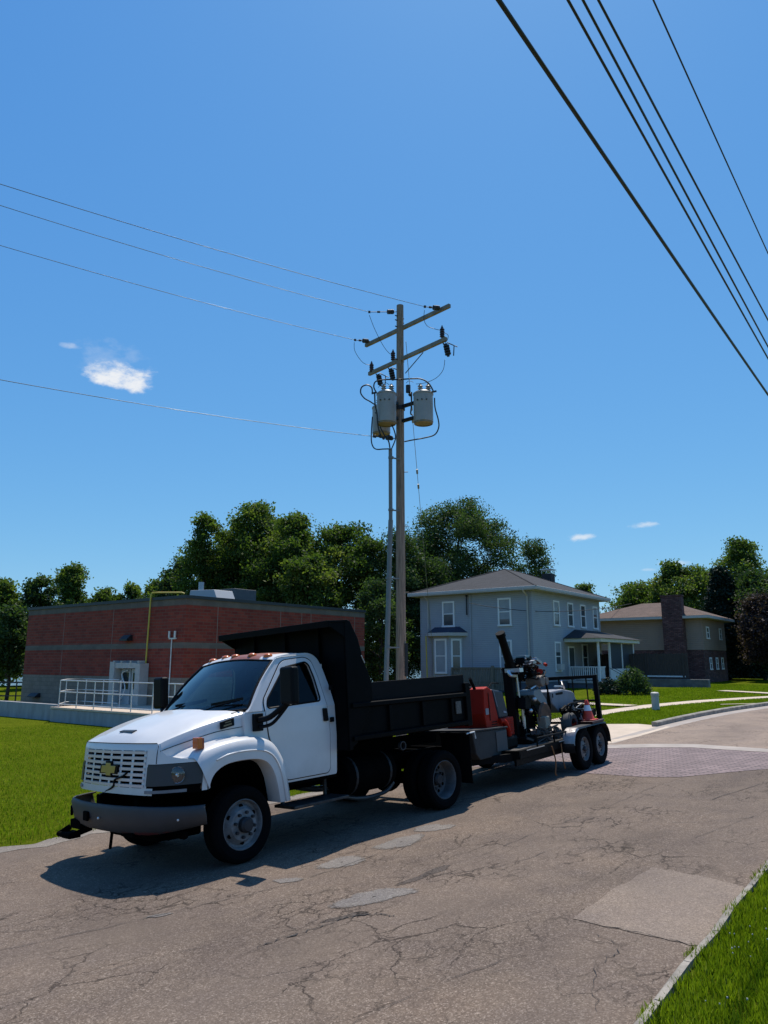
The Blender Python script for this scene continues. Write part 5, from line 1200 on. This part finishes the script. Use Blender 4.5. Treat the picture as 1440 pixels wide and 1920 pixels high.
# interior
mb=MB(); mb.bb((-.34,-.88,1.15),(-.14,.88,1.52)); mb.prism([(.0,1.60),(-.30,1.64),(-.36,1.56),(-.36,1.3),(0,1.3)],-.86,.86); mb.build('dashboard',M['dash'],truck,bevel=.02)
for y0,y1 in((-.80,-.05),(.10,.80)):
    mb=MB(); mb.bb((-.82,y0,.95),(-1.32,y1,1.18)); mb.box(((-1.38),(y0+y1)/2,1.48),(.16,y1-y0,.66),Matrix.Rotation(R(-10),3,'Y')); mb.box((-1.42,(y0+y1)/2,1.87),(.10,.26,.16)); mb.build('seat',M['seat'],truck,bevel=.04)
mb=MB(); n=24
mb.tube([(-.52+.085*math.sin(2*math.pi*i/n)*-1,.46+.21*math.cos(2*math.pi*i/n),1.56+.19*math.sin(2*math.pi*i/n)) for i in range(n+1)],.014,6); mb.tube([(-.52,.46,1.56),(-.34,.46,1.45)],.03,8); mb.tube([(-.52,.26,1.56),(-.50,.66,1.56)],.014,6); mb.build('steering_wheel',M['blk'],truck,smooth=60)
mb=MB(); mb.bb((-.55,-.95,.70),(-1.54,.95,.92)); mb.build('cab_floor',M['under'],truck)
mb=MB(); mb.prism([(-.05,1.655),(-.28,1.665),(-.25,1.668),(-.05,1.658)],-.45,-.05); mb.box((-.18,-.25,1.655),(.22,.34,.006),Matrix.Rotation(R(8),3,'Y')); mb.build('dash_paper',M['white'],truck)
# wheels --------------------------------------------------------------
def wheel(c,s,deep,name='wheel'):
    w=empty(name,c,parent=truck); r=.405; tw=.115
    t=MB(); pr=[(.262,-tw*.80),(.30,-tw),(.355,-tw*1.03),(.39,-tw*.86),(.403,-tw*.6)]
    for k in range(5): a=-tw*.6+tw*1.2*k/5; pr+= [(.405,a+.002),(.405,a+tw*.18),(.394,a+tw*.185),(.394,a+tw*.225)]
    pr+=[(.403,tw*.6),(.39,tw*.86),(.355,tw*1.03),(.30,tw),(.262,tw*.80)]
    t.lathe(pr,(0,0,0),(0,s,0),48); t.build('tyre',M['tyre'],w,smooth=25)
    m_=MB()
    if deep: pr=[(.266,tw*.82),(.258,tw*.86),(.245,tw*.70),(.235,tw*.1),(.225,-tw*.6),(.20,-tw*.72),(.10,-tw*.70),(.0,-tw*.7)]
    else: pr=[(.266,tw*.82),(.258,tw*.86),(.245,tw*.60),(.240,tw*.35),(.215,tw*.30),(.19,tw*.55),(.165,tw*.92),(.12,tw*.98),(.095,tw*.98),(0,tw*.98)]
    m_.lathe(pr,(0,0,0),(0,s,0),48); rm=m_.build('rim',M['rim2'] if deep else M['rim'],w,smooth=30)
    h=MB(); o=-tw*.7 if deep else tw*.98
    h.lathe([(.082,o),(.082,o+.06),(.06,o+.085),(0,o+.09)],(0,0,0),(0,s,0),20); 
    for k in range(8):
        a=2*math.pi*k/8+.2; p=Vector((.128*math.cos(a),s*o,.128*math.sin(a))); h.cyl(p,p+Vector((0,s*.035,0)),.017,n=6)
    h.build('hub',M['hub'],w,smooth=30)
    h=MB()
    for k in range(8 if deep else 6):
        a=2*math.pi*k/(8 if deep else 6)+.5; rr_=.19 if not deep else .175; oo=(tw*.56 if not deep else -tw*.70); p=Vector((rr_*math.cos(a),s*(oo-.01),rr_*math.sin(a))); h.cyl(p,p+Vector((0,s*(.016),0)),.024 if not deep else .022,n=12)
    h.build('hand_hole',M['under'],w)
    return w
for s in(1,-1):
    wheel((0,.955*s,.405),s,False); wheel((-3.50,1.045*s,.405),s,True); wheel((-3.50,.765*s,.405),s,True)
# chassis
mb=MB()
for s in(1,-1):
    mb.bb((.95,.38*s,.56),(-4.25,.46*s,.78)); mb.bb((-1.70,.42*s,.86),(-4.15,.50*s,1.02))
    mb.bar((-2.75,.5*s,.60),(-4.1,.5*s,.60),.08,.08)
mb.cyl((0,-.9,.42),(0,.9,.42),.07,n=10); mb.cyl((-3.5,-.8,.405),(-3.5,.8,.405),.09,n=12); mb.sphere((-3.5,0,.42),.24,14,10); mb.cyl((-3.4,0,.45),(-.9,0,.62),.05,n=10)
mb.bb((.7,-.4,.5),(-.9,.4,1.1)); mb.cyl((-1.6,-.95,.62),(-1.6,-.5,.62),.2,n=14)
for x in(-1.0,-2.2,-3.0,-4.1): mb.bb((x,-.42,.60),(x-.08,.42,.74))
mb.build('chassis',M['under'],truck)
mb=MB(); mb.bb((.55,-.45,.32),(.80,.60,.50)); mb.bb((.1,-.40,.27),(.55,.40,.5)); mb.bb((.62,-.9,.36),(.70,.95,.44)); mb.build('bumper_shadow_filler',M['under'],truck,bevel=.03)  # made-up dark boxes, added to stand in for the shadow below the bumper
mb=MB(); mb.cyl((-1.70,.78,.66),(-2.62,.78,.66),.24,n=22); mb.build('fuel_tank',M['under'],truck,bevel=.02)
mb=MB(); 
for x in(-1.85,-2.5): mb.lathe([(.245,-.02),(.25,0),(.245,.02)],(x,.78,.66),(1,0,0),22)
mb.build('tank_strap',mat('dull_steel',(.02,.02,.02),.6,.2),truck)
mb=MB(); mb.tube(smoothpts([(-2.1,.3,.36),(-2.5,.4,.26),(-2.95,.45,.28),(-3.1,.5,.40)]),.03,8); mb.tube(smoothpts([(-2.0,-.5,.45),(-2.6,-.5,.33),(-3.2,-.4,.42)]),.045,8); each(mb,'exhaust_pipe',mat('dull_pipe',(.14,.14,.14),.45,.6),truck,smooth=60)
mb=MB(); mb.lathe([(.045,0),(.060,0),(.064,.03),(.060,.05),(.045,.05),(.045,0)],(-2.60,1.13,.97),(0,1,0),20); mb.build('filler_ring',mat('dull_ring',(.02,.02,.021),.6,0),truck,smooth=40)
# dump bed -------------------------------------------------------------
bed=MB()
BW=1.2
for s in(1,-1):
    bed.bb((-1.60,(BW-.05)*s,1.15),(-4.06,(BW-.02)*s,1.60))          # side sheet
bed.bb((-1.60,-BW+.05,1.12),(-4.06,BW-.05,1.17))
side=bed.build('bed_body',M['bedblk'],truck,bevel=.004)
mb=MB()
for s in(1,-1):
    for z in(1.16,1.57): mb.prism([(BW-.02,z-.045),(BW+.035,z-.03),(BW+.035,z+.02),(BW-.02,z+.045)] if s>0 else [(-BW+.02,z-.045),(-BW-.035,z-.03),(-BW-.035,z+.02),(-BW+.02,z+.045)],-4.06,-1.62,ax='x')
each(mb,'bed_rail',M['bedblk'],truck,bevel=.004)
mb=MB()
for s in(1,-1):
    for x in(-2.35,-3.05,-3.72): mb.bb((x-.03,(BW-.02)*s,1.2),(x+.03,(BW+.018)*s,1.53))
each(mb,'bed_rib',M['bedblk'],truck,bevel=.004)
for s in(1,-1):
    mb=MB(); mb.prism([(-1.75,1.60),(-4.10,1.62),(-4.10,1.865),(-1.99,1.845)],(BW-.03)*s,(BW-.07)*s); mb.build('side_board',mat('black_stained_board',(.007,.006,.006),.75,spec=.15,var=.4,vscale=4,stretch=(1,8,8)),truck,bevel=.005)
    mb=MB(); mb.prism([(-1.56,1.02),(-1.56,2.66),(-1.66,2.66),(-1.80,2.42),(-1.88,2.15),(-2.02,1.84),(-2.02,1.60),(-1.70,1.10)],(BW+.005)*s,(BW-.035)*s); mb.build('bulkhead_wing',M['bedblk'],truck,bevel=.006)
    mb=MB(); mb.bb((-4.06,(BW-.06)*s,1.10),(-4.18,(BW+.02)*s,1.74)); mb.build('corner_post',M['bedblk'],truck,bevel=.01)
    mb=MB(); mb.box((-4.12,(.90)*s,.62),(.012,.55,.70)); mb.bb((-4.13,(.62)*s,.94),(-4.09,(1.19)*s,1.0)); mb.build('mud_flap',M['tyre'],truck)
mb=MB(); mb.bb((-1.56,-BW,1.02),(-1.62,BW,2.66)); mb.build('bulkhead',M['bedblk'],truck,bevel=.006)
mb=MB()
cn=[(-1.62,2.60),(-1.62,2.66),(-1.45,2.70),(-1.10,2.66),(-.98,2.62),(-.975,2.545),(-1.0,2.545),(-1.02,2.60),(-1.3,2.63)]
mb.prism([(-1.62,2.67),(-1.27,2.655),(-1.27,2.57),(-1.295,2.57),(-1.305,2.625),(-1.62,2.64)],-BW-.01,BW+.01); 
for s in(1,-1): mb.prism([(-1.60,2.42),(-1.60,2.64),(-1.30,2.63),(-1.30,2.58)],(BW-.0)*s,(BW-.03)*s)
mb.build('cab_shield',M['bedblk'],truck,bevel=.004)
mb=MB()
for y in(-.7,0,.7): mb.prism([(-1.555,1.1),(-1.555,2.6),(-1.52,2.6),(-1.52,1.1)],y-.03,y+.03)
each(mb,'bulkhead_rib',M['bedblk'],truck)
mb=MB(); mb.bb((-4.10,-BW+.06,1.14),(-4.16,BW-.06,1.66)); 
for y in(-.75,0,.75): mb.bb((-4.16,y-.04,1.14),(-4.20,y+.04,1.66))
mb.build('tailgate',M['bedblk'],truck,bevel=.005)
mb=MB(); mb.tube([(-4.2,1.0,1.72),(-4.32,.85,1.74),(-4.4,.5,1.72)],.012,5); mb.tube([(-4.15,1.1,1.68),(-4.35,1.12,1.66),(-4.38,.9,1.55)],.012,5); mb.tube([(-4.1,1.0,1.78),(-4.28,.6,1.80)],.008,4); mb.build('tailgate_chain',M['hub'],truck)
mb=MB(); mb.bb((-3.80,BW+.001,1.30),(-3.92,BW+.02,1.48)); mb.build('warning_sticker',mat('faded_sticker',(.10,.09,.075),.6,var=.5,vscale=40),truck)
mb=MB(); mb.bb((-4.2,-1.0,.62),(-4.28,1.0,.78)); mb.bb((-4.28,-.1,.5),(-4.45,.1,.6)); mb.build('hitch_plate',M['under'],truck,bevel=.01)
mb=MB(); mb.tube([(-4.05,1.18,.99),(-4.25,1.18,1.0),(-4.27,1.18,.90)],.012,6); mb.build('lamp_bracket',M['alum'],truck)
mb=MB(); mb.cyl((-1.84,BW+.008,2.2),(-1.90,BW+.008,2.10),.008,n=6); mb.build('scratch',M['grmet'],truck)
# ================================================================= TRAILER (x forward)
TRY=R(180+53.5); TO=(3.0,15.15)
gx=(G(TO[0]+.5,TO[1])-G(TO[0]-.5,TO[1])); gy_=(G(TO[0],TO[1]+.5)-G(TO[0],TO[1]-.5))
ex=Vector((math.cos(TRY),math.sin(TRY),0)); ey=Vector((-math.sin(TRY),math.cos(TRY),0))
ex.z=gx*ex.x+gy_*ex.y; ey.z=gx*ey.x+gy_*ey.y; ex.normalize(); ez=ex.cross(ey).normalized(); ey=ez.cross(ex)
TRM=Matrix(((ex.x,ey.x,ez.x,TO[0]),(ex.y,ey.y,ez.y,TO[1]),(ex.z,ey.z,ez.z,G(*TO)),(0,0,0,1)))
trl=empty('equipment_trailer',None,0,'black tandem-axle equipment trailer hitched behind the dump truck','trailer',mtx=TRM)
M['trim']=mat('trailer_rim',(.15,.145,.135),.6,0,var=.25,vscale=12)
M['boxgrey']=mat('grey_steel_toolbox',(.05,.047,.044),.7,spec=.2,var=.2,vscale=3)
M['fendm']=mat('worn_black_fender',(.009,.0085,.0085),.5,0,var=.5,vscale=5,bump=.1,bscale=8)
M['fendd']=mat('bare_dented_steel',(.30,.27,.25),.4,.6,var=.3,vscale=7,bump=.5,bscale=9)
M['red']=mat('red_machine_paint',(.34,.014,.004),.6,spec=.15,var=.1,vscale=5)
M['mwhite']=mat('white_machine_paint',(.22,.22,.235),.55,var=.15,vscale=5)
M['mblk']=mat('machine_black',(.0035,.0035,.0036),.55,spec=.08,var=.4,vscale=9)
M['chrome']=mat('bright_metal',(.55,.55,.55),.3,.8)
mb=MB()
for s in(1,-1): mb.bb((2.55,.86*s,.47),(-1.05,.95*s,.60)); mb.bb((2.55,.84*s,.36),(-1.05,.88*s,.47))
mb.bb((2.55,-.95,.47),(2.47,.95,.60)); mb.bb((-.97,-.95,.47),(-1.05,.95,.60))
for x in(2.0,1.4,.8,.2,-.4): mb.bb((x,-.86,.42),(x-.06,.86,.50))
mb.bar((2.5,.8,.5),(3.75,.06,.5),.08,.12); mb.bar((2.5,-.8,.5),(3.75,-.06,.5),.08,.12); mb.bb((3.6,-.08,.44),(4.0,.08,.56))
mb.cyl((3.35,0,.1),(3.35,0,.95),.035,n=8)
mb.build('trailer_frame',M['mblk'],trl,bevel=.006)
mb=MB(); mb.bb((2.5,-.84,.545),(-.98,.84,.585)); mb.build('deck',mat('trailer_deck_boards',(.07,.06,.05),.85,var=.4,vscale=5,stretch=(.5,8,1)),trl)
mb=MB(); mb.bb((.98,.955,.578),(-.0,.962,.592)); mb.bb((2.3,.955,.578),(1.6,.962,.592)); each(mb,'edge_strip',M['chrome'],trl)
mb=MB(); mb.tube([(.0,.97,.72),(.55,.97,.73),(1.9,.97,.74)],.016,6); 
for x in(1.9,1.2,.62): mb.tube([(x,.97,.6),(x,.97,.74)],.016,6)
mb.build('side_rail',M['mblk'],trl)
def twheel(c,s):
    w=empty('wheel',c,parent=trl); r=.375; tw=.10; t=MB(); pr=[(.212,-tw*.8),(.25,-tw),(.33,-tw),(.365,-tw*.8),(.375,-tw*.5),(.375,-.02),(.366,-.018),(.366,.018),(.375,.02),(.375,tw*.5),(.365,tw*.8),(.33,tw),(.25,tw),(.212,tw*.8)]
    t.lathe(pr,(0,0,0),(0,s,0),40); t.build('tyre',M['tyre'],w,smooth=25)
    m_=MB(); m_.lathe([(.215,tw*.84),(.208,tw*.86),(.195,tw*.6),(.19,tw*.35),(.16,tw*.30),(.12,tw*.55),(.085,tw*.62),(0,tw*.62)],(0,0,0),(0,s,0),40); m_.build('rim',M['trim'],w,smooth=30)
    h=MB()
    for k in range(8): a=k*math.pi/4; p=Vector((.160*math.cos(a),s*tw*.31,.160*math.sin(a))); h.box(p,(.050,.014,.05),Matrix.Rotation(-a*1,3,'Y'))
    h.build('rim_slot',M['under'],w,bevel=.012)
    h=MB(); h.lathe([(.05,tw*.62),(.05,tw*.95),(.03,tw*1.1),(0,tw*1.12)],(0,0,0),(0,s,0),16)
    for k in range(6): a=k*math.pi/3; p=Vector((.078*math.cos(a),s*tw*.60,.078*math.sin(a))); h.cyl(p,p+Vector((0,s*.02,0)),.011,n=6)
    h.build('hub',M['hub'],w,smooth=30)
for s in(1,-1):
    for x in(.17,-.63): twheel((x,1.02*s,.375),s)
    # tandem fender
    def fy(x): return .0
    prof=[(.74,.36),(.76,.52),(.70,.68),(.58,.765),(.40,.785),(-.23,.79),(-.80,.785),(-.95,.74),(-1.06,.60),(-1.08,.38)]
    P=smoothpts([(x,0,z) for x,z in prof],3)
    mb=MB(); mb.grid([[(p.x,.93*s,p.z) for p in P],[(p.x,1.14*s,p.z) for p in P],[(p.x,1.155*s,p.z-.03) for p in P]])
    mb.grid([[(p.x,.93*s,p.z) for p in P],[(p.x,.93*s,max(.47,p.z-.25)) for p in P]]); fd=mb.build('fender',M['fendm'],trl,smooth=40)
    if s>0:
        Q=P[3:12]; mb=MB(); mb.grid([[(p.x+.006,.94,p.z+.006) for p in Q],[(p.x+.006,1.145,p.z+.006) for p in Q],[(p.x+.006,1.162,p.z-.035) for p in Q]]); mb.build('dented_panel',M['fendd'],fd,smooth=60,label='bare dented steel at the front of the near fender')
mb=MB(); mb.cyl((.17,-1,.375),(.17,1,.375),.04,n=8); mb.cyl((-.63,-1,.375),(-.63,1,.375),.04,n=8); each(mb,'axle',M['mblk'],trl)
# ramp gate at the rear standing upright
mb=MB()
for s in(1,-1): mb.bb((-1.12,.90*s,.30),(-1.20,.99*s,1.69)); mb.bb((-1.08,.86*s,.30),(-1.24,1.03*s,.75))
mb.bb((-1.13,-.95,1.62),(-1.18,.95,1.69)); mb.bb((-1.13,-.95,1.16),(-1.17,.95,1.20)); mb.bb((-1.13,-.95,.72),(-1.17,.95,.77))
for i in range(6): y=-.75+i*.30; mb.bb((-1.14,y-.012,.75),(-1.165,y+.012,1.64))
gt=mb.build('ramp_gate',M['mblk'],trl,bevel=.005)
mb=MB()
for i in range(50): y=-.88+i*.036; mb.bar((-1.15,y,.78),(-1.15,min(.9,y+.3),1.16) if y<.6 else (-1.15,y,1.16),.005,.005)
mb.build('expanded_mesh',M['mblk'],gt)
mb=MB(); mb.tube(smoothpts([(-1.22,.95,.5),(-1.28,.96,.2),(-1.25,.96,.08)]),.008,5); mb.tube(smoothpts([(1.35,.98,.55),(1.30,1.0,.3),(1.36,1.0,.10),(1.32,1.0,.06)]),.012,6); mb.tube(smoothpts([(.95,.98,.55),(.98,1.0,.3),(.93,1.0,.12)]),.010,6); each(mb,'strap',mat('faded_orange_strap',(.25,.10,.03),.8),trl)
# big grey toolbox on the tongue
tb=empty('toolbox',TRM@Vector((2.75,.0,.58)),0); tb.matrix_world=TRM@Matrix.Translation((2.75,.0,.56)); tag(tb,'grey steel box at the front of the trailer beside the red machine','toolbox')
mb=MB(); mb.prism([(.62,.08),(.70,.42),(-.45,.38),(-.45,.0),(-.38,-.02),(.5,-.02)],-.62,.62); mb.build('body',M['boxgrey'],tb,bevel=.015)
mb=MB(); mb.prism([(.72,.425),(.72,.455),(-.47,.415),(-.47,.385)],-.64,.64); mb.build('lid',M['boxgrey'],tb,bevel=.008)
mb=MB(); mb.bb((-.05,.625,.04),(-.42,.635,.36)); mb.build('hatch',mat('lighter_grey_hatch',(.075,.07,.066),.7),tb,bevel=.004)
# ---- red machine
rm_=empty('red_machine',(0,0,0)); rm_.matrix_world=TRM@Matrix.Translation((2.22,.15,.60))@Matrix.Diagonal((.74,1,1,1)); tag(rm_,'red compact machine with a slanted blue-black hood at the trailer front','machine')
mb=MB(); mb.prism([(.85,.62),(.80,1.02),(.60,1.05),(.40,.98),(.18,.45),(.0,.42),(-.10,.28),(-.10,.18),(.75,.18)],-.38,.38); mb.build('body',M['red'],rm_,bevel=.02)
mb=MB(); mb.prism([(.36,1.0),(-.16,.95),(-.34,.56),(-.32,.50),(.12,.50)],-.36,.36); mb.build('hood',mat('blue_black_hood',(.018,.026,.04),.45,spec=.3),rm_,bevel=.03)
mb=MB(); mb.bb((-.02,-.36,.20),(-.52,.38,.50))
for i in range(6): z=.22+i*.045; mb.bb((-.04,.375,z),(-.50,.392,z+.02))
mb.build('engine_cover',M['red'],rm_,bevel=.01)
mb=MB(); mb.tube(smoothpts([(.22,.40,.46),(.05,.42,.45),(-.10,.42,.32),(-.14,.42,.20)]),.045,8); mb.build('guard',M['red'],rm_,smooth=50)
mb=MB(); mb.prism([(.30,.965),(.285,.965),(.17,.70),(.185,.70)],.362,.366); mb.prism([(-.10,.62),(-.24,.60),(-.24,.57),(-.10,.59)],.362,.366); each(mb,'hood_stripe',mat('pale_stripe',(.25,.28,.33),.5),rm_)
mb=MB(); mb.bb((.80,.385,.60),(.66,.388,.70)); mb.build('decal',M['mwhite'],rm_)
mb=MB()
for i in range(5): mb.bb((.55,.384,.30+i*.04),(.30,.388,.315+i*.04))
mb.bb((.62,.384,.50),(.60,.390,.95)); each(mb,'louvre',M['mblk'],rm_)
mb=MB(); mb.bb((.75,-.45,-.02),(-.5,-.25,.2)); mb.bb((.75,.25,-.02),(-.5,.45,.2)); each(mb,'track',M['mblk'],rm_,bevel=.05)
mb=MB(); mb.tube([(.75,.2,1.0),(.95,.2,1.2)],.03,6); mb.tube([(.45,-.3,1.0),(.2,-.3,1.12),(-.2,-.3,1.1),(-.25,-.3,.9)],.012,5); mb.tube([(.45,.3,1.0),(.2,.3,1.10),(-.15,.3,1.08)],.012,5); mb.build('handle_bar',M['mblk'],rm_,smooth=50)
# ---- upright drilling machine in the middle
dm=empty('drilling_machine',(0,0,0)); dm.matrix_world=TRM@Matrix.Translation((.9,.25,.60)); tag(dm,'upright black drilling machine with raised boom, engines and hoses amid the trailer','machine')
mb=MB(); mb.bar((.42,.05,.05),(.46,.05,1.42),.13,.13,(1,0,0)); mb.bar((.28,-.1,.0),(.34,-.1,1.35),.09,.09,(1,0,0)); mb.bb((.55,-.35,.0),(-.75,.35,.10)); each(mb,'mast',M['mblk'],dm,bevel=.01)
mb=MB(); mb.cyl((.76,.1,1.92),(.44,.08,1.34),.072,.085,n=14); mb.cyl((.79,.1,1.97),(.75,.1,1.90),.09,n=12); mb.build('boom_cylinder',M['mblk'],dm,smooth=40)
mb=MB(); mb.bb((.55,.0,1.25),(.40,.3,1.32)); mb.tube(smoothpts([(.6,.1,1.28),(.62,.15,1.20),(.5,.2,1.18)]),.03,8); mb.cyl((.3,.12,.62),(.33,.12,1.2),.02,n=8); mb.cyl((.26,.15,.1),(.28,.15,.7),.035,n=8); mb.build('hydraulic_rod',M['chrome'],dm,smooth=40)
rn=random.Random(8)
def clutter(name,c,d,n,mt,tubes=6,r=(.02,.05)):
    m_=MB()
    for i in range(n):
        p=[c[k]+rn.uniform(-.5,.5)*d[k] for k in range(3)]; sz=[d[k]*rn.uniform(.14,.36) for k in range(3)]
        if rn.random()<.45: m_.box(p,sz,Matrix.Rotation(rn.uniform(-.5,.5),3,'Y'))
        else: 
            q=[p[k]+rn.uniform(-.5,.5)*d[k]*.35 for k in range(3)]; m_.cyl(p,q,rn.uniform(*r)*1.2,n=10)
    for i in range(tubes):
        P=[[c[k]+rn.uniform(-.6,.6)*d[k] for k in range(3)] for _ in range(4)]; m_.tube(smoothpts(P,4),rn.uniform(.007,.014),5)
    return m_.build(name,mt,dm,bevel=.006,seg=1)
clutter('upper_engine',(-.05,.1,1.28),(.70,.5,.38),26,M['mblk'],12)
clutter('engine_fittings',(.0,.25,1.38),(.66,.3,.22),9,mat('bare_fittings',(.30,.30,.30),.35,.7,var=.3),2,(.010,.022))
mb=MB(); mb.prism([(.05,1.50),(-.25,1.40),(-.27,1.36),(.0,1.42)],-.05,.3); mb.bb((.25,.1,1.50),(.08,.3,1.54)); mb.tube([(-.02,.2,1.48),(-.05,.2,1.66)],.014,6); mb.build('air_cleaner',mat('teal_grey_cover',(.13,.20,.22),.35,.3),dm,bevel=.01)
clutter('red_engine_cover',(-.30,.22,1.22),(.30,.32,.30),10,M['red'],2)
mb=MB(); mb.cyl((-.1,.12,1.06),(-.1,.44,1.06),.105,n=18); mb.cyl((-.30,.2,1.05),(-.30,.44,1.05),.075,n=16); each(mb,'fuel_jug',mat('tan_plastic_jug',(.17,.13,.10),.6),dm,bevel=.02)
clutter('lower_engine',(-.05,.05,.45),(.80,.5,.75),30,M['mblk'],12)
mb=MB(); mb.prism([(.12,.90),(-.15,.92),(-.38,.70),(-.45,.52),(-.30,.50),(-.2,.62),(.0,.72),(.15,.82)],.0,.34); mb.build('side_cover',mat('pale_teal_cover',(.17,.20,.21),.5,.0),dm,bevel=.012)
mb=MB(); mb.tube(smoothpts([(.18,.3,.93),(.0,.34,.98),(-.15,.34,.95)]),.02,6); mb.sphere((.10,.32,.74),.045,10,8); mb.sphere((.30,.32,.55),.04,10,8); each(mb,'chrome_fitting',M['chrome'],dm,smooth=50)
mb=MB(); mb.lathe([(.05,-.03),(.22,-.04),(.25,0),(.22,.04),(.05,.03),(0,.03)],(-.22,.34,.42),(0,1,0),32); mb.build('cutting_wheel',mat('rusty_brown_disc',(.14,.065,.035),.6,.3,var=.4,vscale=10),dm,smooth=40)
mb=MB(); mb.prism([(.02,.42),(-.18,.42),(-.20,.22),(.0,.20)],.28,.46); mb.build('white_can',mat('off_white_can',(.24,.21,.16),.6),dm,bevel=.02)
clutter('hose_bundle',(-.1,.35,.10),(.8,.3,.3),16,mat('dusty_brown_parts',(.10,.08,.065),.7,var=.4),10)
clutter('bolted_plates',(.2,.4,-.05),(.7,.15,.25),10,mat('brown_plates',(.06,.045,.038),.7,var=.4),3)
mb=MB()
for k in range(5): P=[(-.3+rn.uniform(-.1,.1),.3,1.2),(-.45,.35,.9+rn.uniform(-.1,.1)),(-.55+rn.uniform(-.1,.1),.3,.55),(-.4,.3,.2)]; mb.tube(smoothpts(P,4),.012,5)
each(mb,'hydraulic_hose',M['mblk'],dm,smooth=60)
# ---- white machine at the back
wm=empty('white_machine',(0,0,0)); wm.matrix_world=TRM@Matrix.Translation((-.38,.35,.60)); tag(wm,'white-hooded walk-behind machine with red-hubbed tyre at the trailer rear','machine')
mb=MB(); mb.prism([(.62,.84),(.60,.60),(.30,.42),(-.10,.40),(-.62,.36),(-.72,.42),(-.50,.76),(-.40,.80),(.05,.86)],-.40,.22); mb.build('hood',M['mwhite'],wm,bevel=.025)
mb=MB(); mb.prism([(.40,.80),(.08,.81),(.06,.775),(.12,.76),(.38,.76),(.42,.775)],.215,.225); mb.bb((.58,.2,.72),(.54,.226,.80)); mb.bb((-.42,.2,.45),(-.60,.226,.62)); each(mb,'hood_slot',M['mblk'],wm,bevel=.004)
mb=MB(); mb.tube([(.15,.1,.92),(-.25,.1,.90)],.018,6); mb.tube([(-.10,.15,1.02),(-.32,.1,.86)],.018,6); each(mb,'control_lever',M['chrome'],wm,smooth=40)
dm_=dm; dm=wm
clutter('engine_block',(-.05,.38,.30),(1.0,.35,.42),30,M['mblk'],10)
clutter('engine_fittings',(-.1,.5,.38),(.8,.15,.30),10,mat('bare_fittings_dull',(.22,.22,.22),.4,.6,var=.3),3,(.010,.022))
dm=dm_
mb=MB(); mb.tube(smoothpts([(.45,.5,.42),(.40,.52,.56),(.05,.52,.60),(-.30,.52,.56),(-.38,.52,.40)]),.02,8); mb.tube(smoothpts([(.6,.5,.50),(.55,.52,.58),(.3,.52,.60)]),.02,8); each(mb,'guard_bar',M['mblk'],wm,smooth=50)
mb=MB(); mb.lathe([(.11,-.09),(.19,-.10),(.225,-.06),(.23,0),(.225,.06),(.19,.10),(.11,.09)],(.36,.42,.20),(0,1,0),30); w_=mb.build('tyre',mat('dusty_grey_tyre',(.06,.058,.055),.8,var=.3),wm,smooth=40)
mb=MB(); mb.lathe([(.125,.10),(.11,.06),(.05,.05),(0,.05)],(.36,.42,.20),(0,1,0),24); mb.build('tyre_hub',M['red'],w_,smooth=40)
mb=MB(); mb.bar((.10,.56,.34),(-.04,.58,.06),.02,.02); mb.build('bright_rod',M['chrome'],wm)
mb=MB(); mb.lathe([(.08,-.12),(.15,-.10),(.17,0),(.15,.10),(.08,.12)],(-.62,.25,.22),(0,1,0),24); mb.build('drum',mat('grey_drum',(.10,.10,.10),.6,var=.3),wm,smooth=40)
mb=MB(); mb.tube([(.62,.0,.85),(.66,.0,1.02)],.015,6); mb.sphere((.66,0,1.05),.035,8,6); mb.tube([(.9,-.1,.95),(.72,-.1,.30)],.02,6); mb.tube([(.98,.0,1.15),(.60,.0,.65)],.014,6); mb.build('steering_lever',M['mblk'],wm,smooth=50)
# tray and cone at the rear
ty=empty('tool_tray',(0,0,0)); ty.matrix_world=TRM@Matrix.Translation((-.50,.98,.792)); tag(ty,'dark maroon tray under the traffic cone at the trailer rear','tray')
mb=MB(); mb.prism([(.28,.0),(-.30,.0),(-.36,.045),(.32,.045)],-.16,.18); mb.build('tray_body',mat('dark_maroon_steel',(.05,.012,.012),.6,var=.3),ty,bevel=.008)
cn=empty('traffic_cone',(0,0,0)); cn.matrix_world=TRM@Matrix.Translation((-.47,.98,.839)); tag(cn,'orange traffic cone with a white reflective collar on the trailer rear','traffic cone')
mb=MB(); mb.lathe([(.125,.02),(.115,.035),(.085,.14),(.055,.26),(.028,.385),(.022,.39),(0,.39)],(0,0,0),(0,0,1),24); cc=mb.build('cone_body',mat('orange_red_cone',(.62,.05,.02),.5),cn,smooth=40)
mb=MB(); mb.bb((-.15,-.15,0),(.15,.15,.022)); mb.build('cone_base',mat('orange_red_base',(.5,.04,.02),.5),cn,bevel=.01)
mb=MB(); mb.lathe([(.0775,.185),(.0505,.290)],(0,0,0),(0,0,1),24); mb.build('reflective_collar',mat('reflective_white',(.75,.76,.78),.4),cn,smooth=40)
for o in [o for o in bpy.data.objects if o.type=='EMPTY' and o.parent is None and not o.get('label')]: print('unlabelled',o.name)
